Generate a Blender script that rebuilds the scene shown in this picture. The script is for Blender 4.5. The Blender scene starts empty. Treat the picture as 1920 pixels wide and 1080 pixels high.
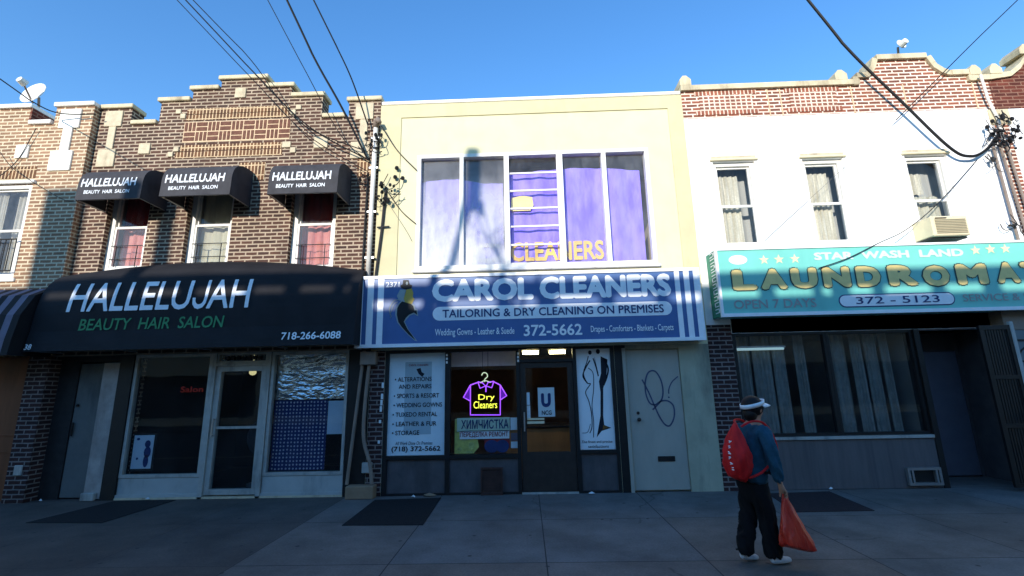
import bpy, bmesh, math, random
from mathutils import Vector, Matrix
random.seed(7)
scene = bpy.context.scene
COL = scene.collection

# ------------------------------------------------------------------ camera, sky, sun, exposure
F_PX, PITCH, YAW, ROLL = 864.9, 0.21188, 0.02600, 0.02086
CAM = Vector((0.0, -7.784, 1.65))
def cam_matrix():
    cy, sy = math.cos(-YAW), math.sin(-YAW); cp, sp = math.cos(-PITCH), math.sin(-PITCH); cr, sr = math.cos(-ROLL), math.sin(-ROLL)
    B = Matrix(((1,0,0),(0,0,-1),(0,1,0)))
    Ry = Matrix(((cy,-sy,0),(sy,cy,0),(0,0,1)))
    Rp = Matrix(((1,0,0),(0,cp,-sp),(0,sp,cp)))
    Rr = Matrix(((cr,-sr,0),(sr,cr,0),(0,0,1)))
    return Rr @ Rp @ B @ Ry
M3 = cam_matrix()
cam_d = bpy.data.cameras.new('camera'); cam_d.sensor_width = 36; cam_d.lens = F_PX/1920*36
cam_d.clip_start = 0.05; cam_d.clip_end = 800
cam = bpy.data.objects.new('camera', cam_d); COL.objects.link(cam)
inv = M3.transposed()
rx, dn, fw = inv.col[0], inv.col[1], inv.col[2]
R = Matrix((rx, -dn, -fw)).transposed()
cam.matrix_world = Matrix.Translation(CAM) @ R.to_4x4()
scene.camera = cam
def at(px, py, Y=0.0):
    """measured point of the photograph -> (X, Z) on the plane at depth Y"""
    d = inv @ Vector((px-960, py-540, F_PX)); t = (Y-CAM.y)/d.y
    return d.x*t, d.z*t+CAM.z
def P(px, py, Y=0.0):
    a = at(px, py, Y); return Vector((a[0], Y, a[1]))

SUN_EL, SUN_AZ = math.radians(15.5), math.radians(17)        # azimuth: degrees left of straight behind the camera
sd = Vector((-math.sin(SUN_AZ)*math.cos(SUN_EL), -math.cos(SUN_AZ)*math.cos(SUN_EL), math.sin(SUN_EL)))
world = bpy.data.worlds.new('World'); scene.world = world; world.use_nodes = True
wn = world.node_tree; bg = wn.nodes['Background']
sky = wn.nodes.new('ShaderNodeTexSky'); sky.sky_type = 'NISHITA'; sky.sun_disc = False
sky.sun_elevation = SUN_EL; sky.sun_rotation = math.atan2(sd.x, sd.y)
sky.air_density = 1.2; sky.dust_density = 0.0; sky.ozone_density = 3.0; sky.altitude = 0
hs = wn.nodes.new('ShaderNodeHueSaturation'); hs.inputs['Saturation'].default_value = 1.24; hs.inputs['Hue'].default_value = .508; hs.inputs['Value'].default_value = 1.0
wn.links.new(sky.outputs[0], hs.inputs['Color']); wn.links.new(hs.outputs[0], bg.inputs[0]); bg.inputs[1].default_value = 0.15
sun_d = bpy.data.lights.new('sun', 'SUN'); sun_d.energy = 2.35; sun_d.angle = math.radians(0.45); sun_d.color = (1.0, 0.94, 0.85)
sun = bpy.data.objects.new('sun', sun_d); COL.objects.link(sun)
sun.rotation_euler = (-sd).to_track_quat('-Z', 'Y').to_euler(); sun.location = (0, -20, 30)
vs = scene.view_settings; vs.view_transform = 'Standard'; vs.look = 'None'; vs.exposure = 1.15; vs.gamma = 1.0
scene.cycles.max_bounces = 8; scene.cycles.transparent_max_bounces = 24; scene.cycles.sample_clamp_indirect = 4
scene.cycles.caustics_reflective = False; scene.cycles.caustics_refractive = False

# ------------------------------------------------------------------ helpers
def lin(c):
    return tuple(((v/255)/12.92 if v/255 <= .04045 else ((v/255+.055)/1.055)**2.4) for v in c)
class MB:
    def __init__(s): s.v = []; s.f = []; s.m = []
    def add(s, vs_, fs, m=0):
        b = len(s.v); s.v += [tuple(v) for v in vs_]; s.f += [[i+b for i in f] for f in fs]; s.m += [m]*len(fs); return s
    def box(s, x0, x1, y0, y1, z0, z1, m=0):
        v = [(x0,y0,z0),(x1,y0,z0),(x1,y1,z0),(x0,y1,z0),(x0,y0,z1),(x1,y0,z1),(x1,y1,z1),(x0,y1,z1)]
        return s.add(v, [(0,3,2,1),(4,5,6,7),(0,1,5,4),(1,2,6,5),(2,3,7,6),(3,0,4,7)], m)
    def bbox(s, x0, x1, y0, y1, z0, z1, b=.008, m=0):
        """box with chamfered edges"""
        bm = bmesh.new(); bmesh.ops.create_cube(bm, size=1)
        for v in bm.verts: v.co = Vector(((x0+x1)/2+v.co.x*(x1-x0), (y0+y1)/2+v.co.y*(y1-y0), (z0+z1)/2+v.co.z*(z1-z0)))
        bmesh.ops.bevel(bm, geom=bm.edges[:], offset=min(b, .45*min(x1-x0, y1-y0, z1-z0)), segments=1, affect='EDGES')
        bm.verts.index_update()
        s.add([v.co[:] for v in bm.verts], [[v.index for v in f.verts] for f in bm.faces], m); bm.free(); return s
    def quad(s, a, b, c, d, m=0): return s.add([a,b,c,d], [(0,1,2,3)], m)
    def prism(s, poly, y0, y1, m=0):
        """polygon in XZ (counter-clockwise seen from the street) given a thickness in Y"""
        n = len(poly); v = [(x,y0,z) for x,z in poly]+[(x,y1,z) for x,z in poly]
        f = [list(range(n)), list(range(2*n-1, n-1, -1))]
        f += [[i, i+n, (i+1)%n+n, (i+1)%n] for i in range(n)]
        return s.add(v, f, m)
    def disc(s, x, z, r, y, n=12, rz=None, m=0):
        return s.add([(x+r*math.cos(i*2*math.pi/n), y, z+(rz or r)*math.sin(i*2*math.pi/n)) for i in range(n)], [list(range(n))], m)
    def tube(s, pts, r, n=8, m=0, cap=True):
        pts = [Vector(p) for p in pts]; rs = r if isinstance(r, (list, tuple)) else [r]*len(pts)
        b = len(s.v); prev = None
        for i, p in enumerate(pts):
            t = (pts[min(i+1, len(pts)-1)]-pts[max(i-1, 0)]).normalized()
            if prev is None:
                u = t.orthogonal().normalized()
            else:
                u = (prev - t*prev.dot(t)); u = u.normalized() if u.length > 1e-6 else t.orthogonal().normalized()
            prev = u; w = t.cross(u)
            for k in range(n):
                a = 2*math.pi*k/n; s.v.append(tuple(p + (u*math.cos(a)+w*math.sin(a))*rs[i]))
        for i in range(len(pts)-1):
            for k in range(n):
                s.f.append([b+i*n+k, b+i*n+(k+1)%n, b+(i+1)*n+(k+1)%n, b+(i+1)*n+k]); s.m.append(m)
        if cap:
            s.f.append([b+k for k in range(n-1, -1, -1)]); s.f.append([b+(len(pts)-1)*n+k for k in range(n)]); s.m += [m, m]
        return s
    def sphere(s, c, r, sx=1, sy=1, sz=1, n=10, m=0):
        c = Vector(c); b = len(s.v)
        rows = n//2+1
        for i in range(rows):
            t = math.pi*i/(rows-1)
            for k in range(n):
                a = 2*math.pi*k/n
                s.v.append((c.x+r*sx*math.sin(t)*math.cos(a), c.y+r*sy*math.sin(t)*math.sin(a), c.z+r*sz*math.cos(t)))
        for i in range(rows-1):
            for k in range(n):
                s.f.append([b+i*n+k, b+(i+1)*n+k, b+(i+1)*n+(k+1)%n, b+i*n+(k+1)%n]); s.m.append(m)
        return s
    def cells(s, adds, subs, y0, y1, m=0):
        """union of XZ rectangles minus others, given thickness"""
        xs = sorted({round(q, 4) for a in adds+subs for q in a[:2]}); zs = sorted({round(q, 4) for a in adds+subs for q in a[2:4]})
        ins = lambda x, z, a: a[0] < x < a[1] and a[2] < z < a[3]
        full = {}
        for i in range(len(xs)-1):
            for j in range(len(zs)-1):
                x = (xs[i]+xs[i+1])/2; z = (zs[j]+zs[j+1])/2
                full[i, j] = any(ins(x, z, a) for a in adds) and not any(ins(x, z, a) for a in subs)
        for (i, j), on in full.items():
            if not on: continue
            a, b, c, d = xs[i], xs[i+1], zs[j], zs[j+1]
            s.quad((a,y0,c),(b,y0,c),(b,y0,d),(a,y0,d), m); s.quad((b,y1,c),(a,y1,c),(a,y1,d),(b,y1,d), m)
            if not full.get((i-1, j)): s.quad((a,y1,c),(a,y0,c),(a,y0,d),(a,y1,d), m)
            if not full.get((i+1, j)): s.quad((b,y0,c),(b,y1,c),(b,y1,d),(b,y0,d), m)
            if not full.get((i, j-1)): s.quad((a,y1,c),(b,y1,c),(b,y0,c),(a,y0,c), m)
            if not full.get((i, j+1)): s.quad((a,y0,d),(b,y0,d),(b,y1,d),(a,y1,d), m)
        return s
    def build(s, name, mats, parent=None, smooth=False, weld=False):
        me = bpy.data.meshes.new(name); me.from_pydata(s.v, [], s.f)
        mats = mats if isinstance(mats, (list, tuple)) else [mats]
        for mm in mats: me.materials.append(mm)
        if len(mats) > 1: me.polygons.foreach_set('material_index', s.m)
        if weld:
            bm = bmesh.new(); bm.from_mesh(me); bmesh.ops.remove_doubles(bm, verts=bm.verts, dist=1e-4); bm.to_mesh(me); bm.free()
        if smooth: me.polygons.foreach_set('use_smooth', [True]*len(me.polygons))
        return link(name, me, parent)
def worldloc(o):
    v = Vector((0,0,0))
    while o is not None:
        if o.type == 'EMPTY': v += o.location
        o = o.parent
    return v
def link(name, me, parent=None):
    o = bpy.data.objects.new(name, me); COL.objects.link(o)
    if parent is not None:
        o.parent = parent
        if parent.type == 'EMPTY': o.matrix_parent_inverse = Matrix.Translation(-parent.location)
    return o
def tag(o, label, cat, group=None, kind=None):
    o['label'] = label; o['category'] = cat
    if group: o['group'] = group
    if kind: o['kind'] = kind
    return o
def thing(name, loc, label, cat, group=None):
    o = bpy.data.objects.new(name, None); COL.objects.link(o); o.location = loc; o.empty_display_size = .2
    return tag(o, label, cat, group)

# ------------------------------------------------------------------ materials
def nt(name):
    m = bpy.data.materials.new(name); m.use_nodes = True
    return m, m.node_tree.nodes, m.node_tree.links, m.node_tree.nodes['Principled BSDF']
def noise_fac(N, L, scale, detail=4, stretch=(1,1,1), rough=.6):
    tc = N.new('ShaderNodeTexCoord'); mp = N.new('ShaderNodeMapping'); mp.inputs['Scale'].default_value = stretch
    L.new(tc.outputs['Object'], mp.inputs[0])
    n = N.new('ShaderNodeTexNoise'); n.inputs['Scale'].default_value = scale; n.inputs['Detail'].default_value = detail; n.inputs['Roughness'].default_value = rough
    L.new(mp.outputs[0], n.inputs['Vector']); return n.outputs['Fac']
def ramp(N, L, fac, lo, hi, c0=(0,0,0), c1=(1,1,1)):
    r = N.new('ShaderNodeValToRGB'); e = r.color_ramp.elements
    e[0].position = lo; e[1].position = hi; e[0].color = (*c0, 1); e[1].color = (*c1, 1)
    L.new(fac, r.inputs[0]); return r.outputs[0]
def mix(N, L, fac, a, b, mode='MIX'):
    n = N.new('ShaderNodeMix'); n.data_type = 'RGBA'; n.blend_type = mode
    for sock, val in ((n.inputs[0], fac), (n.inputs[6], a), (n.inputs[7], b)):
        if isinstance(val, (int, float)): sock.default_value = val
        elif isinstance(val, tuple): sock.default_value = (*val, 1)
        else: L.new(val, sock)
    return n.outputs[2]
def bump(N, L, h, b, strength=.3, dist=.01):
    n = N.new('ShaderNodeBump'); n.inputs['Strength'].default_value = strength; n.inputs['Distance'].default_value = dist
    L.new(h, n.inputs['Height']); L.new(n.outputs[0], b.inputs['Normal'])
def simple(name, rgb, rough=.8, var=.25, scale=6, metal=0, spec=.3, stretch=(1,1,1), dirt=None, dirt_lo=.52, dirt_hi=.75, bmp=0, srgb=True):
    c = lin(rgb) if srgb else rgb
    m, N, L, b = nt(name)
    b.inputs['Roughness'].default_value = rough; b.inputs['Metallic'].default_value = metal; b.inputs['Specular IOR Level'].default_value = spec
    f = noise_fac(N, L, scale, 6, stretch)
    lo = tuple(max(0, v*(1-var)) for v in c); hi = tuple(min(1, v*(1+var)) for v in c)
    col = ramp(N, L, f, .3, .7, lo, hi)
    if dirt:
        d = noise_fac(N, L, scale*.35, 8, (stretch[0], stretch[1], stretch[2]*.25), .7)
        col = mix(N, L, ramp(N, L, d, dirt_lo, dirt_hi), col, lin(dirt))
    L.new(col, b.inputs['Base Color'])
    if bmp: bump(N, L, noise_fac(N, L, scale*6, 4), b, bmp, .01)
    return m
def emit(name, rgb, s):
    m, N, L, b = nt(name)
    b.inputs['Base Color'].default_value = (*lin(rgb), 1); b.inputs['Emission Color'].default_value = (*lin(rgb), 1); b.inputs['Emission Strength'].default_value = s
    return m
def brick(name, c1, c2, mortar, w=.215, h=.071, ms=.011, off=.5, var=.5, vertical=False, grime=None, sq=1.0):
    m, N, L, b = nt(name)
    tc = N.new('ShaderNodeTexCoord'); sx = N.new('ShaderNodeSeparateXYZ'); L.new(tc.outputs['Object'], sx.inputs[0])
    ad = N.new('ShaderNodeMath'); ad.operation = 'ADD'; L.new(sx.outputs[0], ad.inputs[0]); L.new(sx.outputs[1], ad.inputs[1])
    cb = N.new('ShaderNodeCombineXYZ')
    if vertical: L.new(sx.outputs[2], cb.inputs[0]); L.new(ad.outputs[0], cb.inputs[1])
    else: L.new(ad.outputs[0], cb.inputs[0]); L.new(sx.outputs[2], cb.inputs[1])
    # slight irregularity of the courses
    nz = N.new('ShaderNodeTexNoise'); nz.inputs['Scale'].default_value = 9; L.new(cb.outputs[0], nz.inputs['Vector'])
    vm = N.new('ShaderNodeVectorMath'); vm.operation = 'MULTIPLY_ADD'; vm.inputs[1].default_value = (.012, .012, 0); L.new(nz.outputs['Color'], vm.inputs[0]); L.new(cb.outputs[0], vm.inputs[2])
    br = N.new('ShaderNodeTexBrick'); L.new(vm.outputs[0], br.inputs['Vector'])
    br.offset = off; br.inputs['Scale'].default_value = 1; br.inputs['Brick Width'].default_value = w; br.inputs['Row Height'].default_value = h
    br.inputs['Mortar Size'].default_value = ms; br.inputs['Mortar Smooth'].default_value = .25; br.inputs['Bias'].default_value = -.1
    br.inputs['Color1'].default_value = (*lin(c1), 1); br.inputs['Color2'].default_value = (*lin(c2), 1); br.inputs['Mortar'].default_value = (*lin(mortar), 1)
    f = noise_fac(N, L, 3.0, 8)
    v = ramp(N, L, f, .25, .75, (1-var*.6,)*3, (1+var*.3,)*3)
    col = mix(N, L, 1.0, br.outputs['Color'], v, 'MULTIPLY')
    fine = noise_fac(N, L, 60, 3)
    col = mix(N, L, 1.0, col, ramp(N, L, fine, .3, .7, (.82,)*3, (1.12,)*3), 'MULTIPLY')
    if grime:
        g = noise_fac(N, L, .9, 8, (1.6, 1, .5), .7)
        col = mix(N, L, ramp(N, L, g, .5, .72, (0,0,0), (.55,)*3), col, lin(grime))
    L.new(col, b.inputs['Base Color']); b.inputs['Roughness'].default_value = .9; b.inputs['Specular IOR Level'].default_value = .15
    iv = N.new('ShaderNodeMath'); iv.operation = 'SUBTRACT'; iv.inputs[0].default_value = 1; L.new(br.outputs['Fac'], iv.inputs[1])
    bump(N, L, iv.outputs[0], b, .5, .008)
    return m
def glass(name, tint=(.9,.92,.92), dust=0.0, dust_col=(225,225,230), dscale=2.0, lo=.4, hi=.7, refl=1.5, zfade=None):
    m = bpy.data.materials.new(name); m.use_nodes = True; N = m.node_tree.nodes; L = m.node_tree.links; N.clear()
    out = N.new('ShaderNodeOutputMaterial')
    tr = N.new('ShaderNodeBsdfTransparent'); tr.inputs[0].default_value = (*tint, 1)
    gl = N.new('ShaderNodeBsdfGlossy'); gl.inputs['Roughness'].default_value = .015
    bp = N.new('ShaderNodeBump'); bp.inputs['Strength'].default_value = .05; bp.inputs['Distance'].default_value = .02
    L.new(noise_fac(N, L, 1.7, 2), bp.inputs['Height']); L.new(bp.outputs[0], gl.inputs['Normal'])
    fr = N.new('ShaderNodeFresnel'); fr.inputs[0].default_value = refl
    geo = N.new('ShaderNodeNewGeometry'); iv = N.new('ShaderNodeMath'); iv.operation = 'SUBTRACT'; iv.inputs[0].default_value = 1; L.new(geo.outputs['Backfacing'], iv.inputs[1])
    mu = N.new('ShaderNodeMath'); mu.operation = 'MULTIPLY'; L.new(fr.outputs[0], mu.inputs[0]); L.new(iv.outputs[0], mu.inputs[1])
    m1 = N.new('ShaderNodeMixShader'); L.new(mu.outputs[0], m1.inputs[0]); L.new(tr.outputs[0], m1.inputs[1]); L.new(gl.outputs[0], m1.inputs[2])
    last = m1.outputs[0]
    if dust:
        df = N.new('ShaderNodeBsdfDiffuse'); df.inputs[0].default_value = (*lin(dust_col), 1)
        m2 = N.new('ShaderNodeMixShader')
        fac = ramp(N, L, noise_fac(N, L, dscale, 8, (1.5, 1, .6), .65), lo, hi, (dust*.25,)*3, (dust,)*3)
        if zfade:
            tc = N.new('ShaderNodeTexCoord'); sx = N.new('ShaderNodeSeparateXYZ'); L.new(tc.outputs['Object'], sx.inputs[0])
            mr = N.new('ShaderNodeMapRange'); mr.inputs['From Min'].default_value = zfade[0]; mr.inputs['From Max'].default_value = zfade[1]; mr.inputs['To Min'].default_value = 1; mr.inputs['To Max'].default_value = .12
            L.new(sx.outputs[2], mr.inputs[0]); fac = mix(N, L, 1.0, fac, mr.outputs[0], 'MULTIPLY')
        L.new(fac, m2.inputs[0]); L.new(last, m2.inputs[1]); L.new(df.outputs[0], m2.inputs[2]); last = m2.outputs[0]
    L.new(last, out.inputs[0]); return m
def fabric(name, rgb, rgb2, scale=9, stretch=(1,1,.08), rough=.9, trans=0.0, lace=0):
    m, N, L, b = nt(name)
    f = noise_fac(N, L, scale, 3, stretch)
    col = ramp(N, L, f, .35, .65, lin(rgb), lin(rgb2))
    if lace:
        vo = N.new('ShaderNodeTexVoronoi'); vo.inputs['Scale'].default_value = lace
        tc = N.new('ShaderNodeTexCoord'); L.new(tc.outputs['Object'], vo.inputs['Vector'])
        col = mix(N, L, 1.0, col, ramp(N, L, vo.outputs['Distance'], .1, .6, (1,1,1), (.86,.86,.84)), 'MULTIPLY')
    L.new(col, b.inputs['Base Color']); b.inputs['Roughness'].default_value = rough; b.inputs['Specular IOR Level'].default_value = .1
    bump(N, L, f, b, .6, .03)
    return m

M = {}
M['brick_brown'] = brick('brick_brown', (98,70,59), (72,56,51), (186,166,142), ms=.0135, var=.5, grime=(66,52,46))
M['brick_soldier'] = brick('brick_soldier', (122,86,62), (96,72,58), (222,192,152), w=.2, h=.066, off=0, vertical=True)
M['brick_tan'] = brick('brick_tan', (170,132,104), (140,108,86), (222,204,172), ms=.014, var=.4)
M['brick_red'] = brick('brick_red', (160,98,76), (118,78,66), (244,222,202), ms=.014, var=.35)
M['brick_check'] = brick('brick_check', (160,100,80), (134,88,74), (240,216,194), w=.098, h=.071, ms=.014, off=0)
M['brick_soldier_red'] = brick('brick_soldier_red', (168,102,80), (140,86,70), (240,216,194), w=.2, h=.07, off=0, vertical=True)
M['brick_dark'] = brick('brick_dark', (118,62,50), (84,48,42), (150,110,92), var=.6, grime=(58,40,36))
M['brick_pier'] = brick('brick_pier', (74,50,48), (54,42,44), (136,126,122), var=.5)
M['brick_unseen_pale'] = brick('brick_unseen_pale', (214,196,170), (200,180,154), (226,214,196), var=.15)  # unseen fronts kept pale to bounce warm light into the shade
M['terracotta'] = simple('terracotta', (110,74,60), .9, .35, 14)
M['mortar'] = simple('mortar', (222,192,156), .95, .15, 10)
M['stone'] = simple('stone', (206,190,160), .9, .15, 8, dirt=(130,115,95))
M['stone_white'] = simple('stone_white', (244,238,226), .85, .06, 8)
M['coping'] = simple('coping', (214,198,164), .9, .14, 6, dirt=(132,116,94), dirt_lo=.5)
M['coping_white'] = simple('coping_white', (246,240,230), .8, .06, 6)
M['stucco'] = simple('stucco', (220,212,174), .92, .06, 2.2, dirt=(198,188,152), dirt_lo=.54, dirt_hi=.9, bmp=.12)
M['stucco_trim'] = simple('stucco_trim', (208,198,158), .92, .07, 2.2, dirt=(184,172,136), dirt_lo=.55, dirt_hi=.9, bmp=.12)
M['stucco_grey'] = simple('stucco_grey', (172,172,150), .9, .12, 3, dirt=(100,104,96), bmp=.1)
M['white_paint'] = simple('white_paint', (248,244,240), .8, .03, 3, dirt=(226,220,212), dirt_lo=.58, dirt_hi=.9, bmp=.2)
M['white_trim'] = simple('white_trim', (236,232,224), .6, .05, 8, dirt=(186,180,166), dirt_lo=.55)
M['cream_trim'] = simple('cream_trim', (226,212,176), .7, .08, 8)
M['alu'] = simple('alu', (178,178,172), .45, .12, 9, metal=.15, spec=.5, dirt=(96,98,98))
M['alu_panel'] = simple('alu_panel', (176,178,174), .55, .1, 3, spec=.4, dirt=(92,98,100))
M['steel'] = simple('steel', (168,170,172), .4, .1, 9, metal=.8)
M['black_metal'] = simple('black_metal', (26,25,26), .5, .3, 9, spec=.4)
M['dark_metal'] = simple('dark_metal', (44,43,44), .6, .3, 9)
M['brown_metal'] = simple('brown_metal', (52,44,40), .5, .25, 9, spec=.4)
M['dark_panel'] = simple('dark_panel', (88,84,86), .75, .2, 4, dirt=(62,60,62))
M['grey_bulkhead'] = simple('grey_bulkhead', (102,96,96), .8, .15, 4, stretch=(3,3,.3), dirt=(76,72,74))
M['grey_door'] = simple('grey_door', (172,168,156), .6, .08, 3, dirt=(158,156,146), stretch=(1,1,.5))
M['dark_door'] = simple('dark_door', (104,106,104), .6, .12, 4, dirt=(56,58,62))
M['pale_panel'] = simple('pale_panel', (168,160,154), .6, .25, 4, dirt=(110,104,100))
M['orange_door'] = simple('orange_door', (126,72,44), .6, .25, 5, stretch=(1,1,.2))
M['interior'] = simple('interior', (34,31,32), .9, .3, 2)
M['interior_dim'] = simple('interior_dim', (176,174,166), .9, .3, 1.5)
M['interior_shop'] = simple('interior_shop', (130,100,76), .9, .3, 1.5)
M['black_cloth'] = simple('black_cloth', (31,30,33), .75, .25, 3, spec=.25, bmp=.1)
M['grey_cloth'] = simple('grey_cloth', (66,65,68), .8, .2, 6, spec=.25, bmp=.1)
M['stripe_grey'] = simple('stripe_grey', (118,110,124), .8, .15, 6)
M['white_vinyl'] = simple('white_vinyl', (238,240,242), .6, .05, 20)
M['green_vinyl'] = simple('green_vinyl', (62,140,92), .6, .1, 20)
M['sign_blue'] = simple('sign_blue', (74,106,158), .42, .08, 3, spec=.4, dirt=(66,96,144))
M['sign_white'] = simple('sign_white', (246,247,248), .4, .05, 8, spec=.5)
M['sign_navy'] = simple('sign_navy', (40,60,110), .5, .05, 8)
M['logo_black'] = simple('logo_black', (16,16,20), .5, .1, 8)
M['logo_gold'] = simple('logo_gold', (190,160,70), .5, .1, 8)
M['logo_grey'] = simple('logo_grey', (150,160,160), .5, .1, 8)
M['sign_teal'] = simple('sign_teal', (122,204,190), .42, .06, 2, spec=.4, dirt=(108,186,174))
M['sign_gold'] = simple('sign_gold', (240,214,140), .5, .08, 8)
M['sign_dark'] = simple('sign_dark', (52,84,82), .5, .1, 8)
M['sign_pink'] = simple('sign_pink', (170,160,156), .5, .1, 8)
M['sign_pale'] = simple('sign_pale', (206,230,224), .5, .05, 8)
M['sign_star'] = simple('sign_star', (226,222,176), .5, .05, 8)
M['sign_side'] = simple('sign_side', (60,140,110), .5, .3, 12)
M['rubber'] = simple('rubber', (30,29,31), .9, .3, 20, bmp=.3)
M['rubber_brown'] = simple('rubber_brown', (52,40,42), .9, .3, 20, bmp=.3)
M['cable'] = simple('cable', (18,18,20), .6, .2, 5)
M['cable_grey'] = simple('cable_grey', (120,118,112), .6, .2, 5)
M['pipe_white'] = simple('pipe_white', (226,222,214), .5, .08, 6, dirt=(170,164,150))
M['pipe_grey'] = simple('pipe_grey', (140,124,112), .6, .15, 6)
M['cardboard'] = simple('cardboard', (150,124,100), .9, .12, 6)
M['poster_blue'] = simple('poster_blue', (216,230,236), .5, .06, 3)
M['poster_white'] = simple('poster_white', (238,242,244), .5, .04, 3)
M['poster_green'] = simple('poster_green', (206,202,110), .5, .3, 10)
M['ink'] = simple('ink', (28,28,40), .6, .1, 8)
M['ink_brown'] = simple('ink_brown', (120,84,40), .6, .1, 8)
M['ink_red'] = simple('ink_red', (140,44,50), .6, .3, 8)
M['ink_blue'] = simple('ink_blue', (44,60,112), .6, .2, 8)
M['graffiti'] = simple('graffiti', (84,92,122), .6, .2, 8)
M['paper'] = simple('paper', (225,225,225), .8, .1, 20)
M['louver'] = simple('louver', (70,48,42), .7, .25, 9)
M['red_cloth'] = fabric('red_cloth', (150,24,18), (120,16,14))
M['pink_cloth'] = fabric('pink_cloth', (206,140,130), (190,112,104))
M['net'] = fabric('net', (226,218,200), (188,178,156), scale=14, lace=30)
M['net_grey'] = fabric('net_grey', (206,200,182), (172,164,144), scale=14, lace=30)
M['blind'] = fabric('blind', (190,186,158), (178,172,146))
M['blind_back'] = fabric('blind_back', (176,174,168), (160,158,152))
M['purple_banner'] = fabric('purple_banner', (166,148,250), (132,112,238), scale=4, stretch=(1.3,1,.4))
M['faded_banner'] = fabric('faded_banner', (182,170,250), (148,130,242), scale=3, stretch=(1.5,1,.5))
M['banner_gold'] = simple('banner_gold', (234,196,110), .8, .1, 8)
M['glass'] = glass('glass', (.97,.98,.98))
M['glass_dark'] = glass('glass_dark', (.86,.88,.9), dust=.012)
M['glass_dusty'] = glass('glass_dusty', (.95,.95,.95), dust=.9, lo=.34, hi=.56, dscale=1.1, zfade=(4.0, 5.5))
M['glass_light'] = glass('glass_light', (.98,.98,.98), dust=.10, lo=.4, hi=.75)
M['asphalt'] = simple('asphalt', (92,88,84), .95, .3, 30, bmp=.3)
M['teal_wool'] = simple('teal_wool', (40,80,98), .95, .2, 20, bmp=.2)
M['black_trouser'] = simple('black_trouser', (18,17,19), .95, .3, 10)
M['skin'] = simple('skin', (176,128,104), .6, .08, 10)
M['hair'] = simple('hair', (22,18,18), .6, .3, 30)
M['red_bag'] = simple('red_bag', (214,30,32), .7, .15, 10, bmp=.2)
M['sneaker'] = simple('sneaker', (205,205,208), .7, .08, 20)
def plastic_bag():
    m, N, L, b = nt('red_plastic')
    f = noise_fac(N, L, 14, 5, (1,1,.35)); L.new(ramp(N, L, f, .3, .7, lin((196,38,26)), lin((232,66,44))), b.inputs['Base Color'])
    b.inputs['Roughness'].default_value = .32; bump(N, L, f, b, .8, .03); return m
M['red_plastic'] = plastic_bag()
def foil_mat():
    m, N, L, b = nt('foil')
    f = noise_fac(N, L, 7, 5, (1,1,2.4), .6)
    b.inputs['Base Color'].default_value = (.86,.9,.87,1); b.inputs['Metallic'].default_value = 1; b.inputs['Roughness'].default_value = .2; return m
M['foil'] = foil_mat()
def dotted_cloth():
    m, N, L, b = nt('dotted_cloth')
    tc = N.new('ShaderNodeTexCoord'); sx = N.new('ShaderNodeSeparateXYZ'); L.new(tc.outputs['Object'], sx.inputs[0])
    cb = N.new('ShaderNodeCombineXYZ'); L.new(sx.outputs[0], cb.inputs[0]); L.new(sx.outputs[2], cb.inputs[1])
    vo = N.new('ShaderNodeTexVoronoi'); vo.inputs['Scale'].default_value = 17; vo.inputs['Randomness'].default_value = .12; L.new(cb.outputs[0], vo.inputs['Vector'])
    col = ramp(N, L, vo.outputs['Distance'], .2, .3, lin((188,196,206)), lin((42,50,104)))
    L.new(col, b.inputs['Base Color']); b.inputs['Roughness'].default_value = .9; return m
M['dotted_cloth'] = dotted_cloth()
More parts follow.
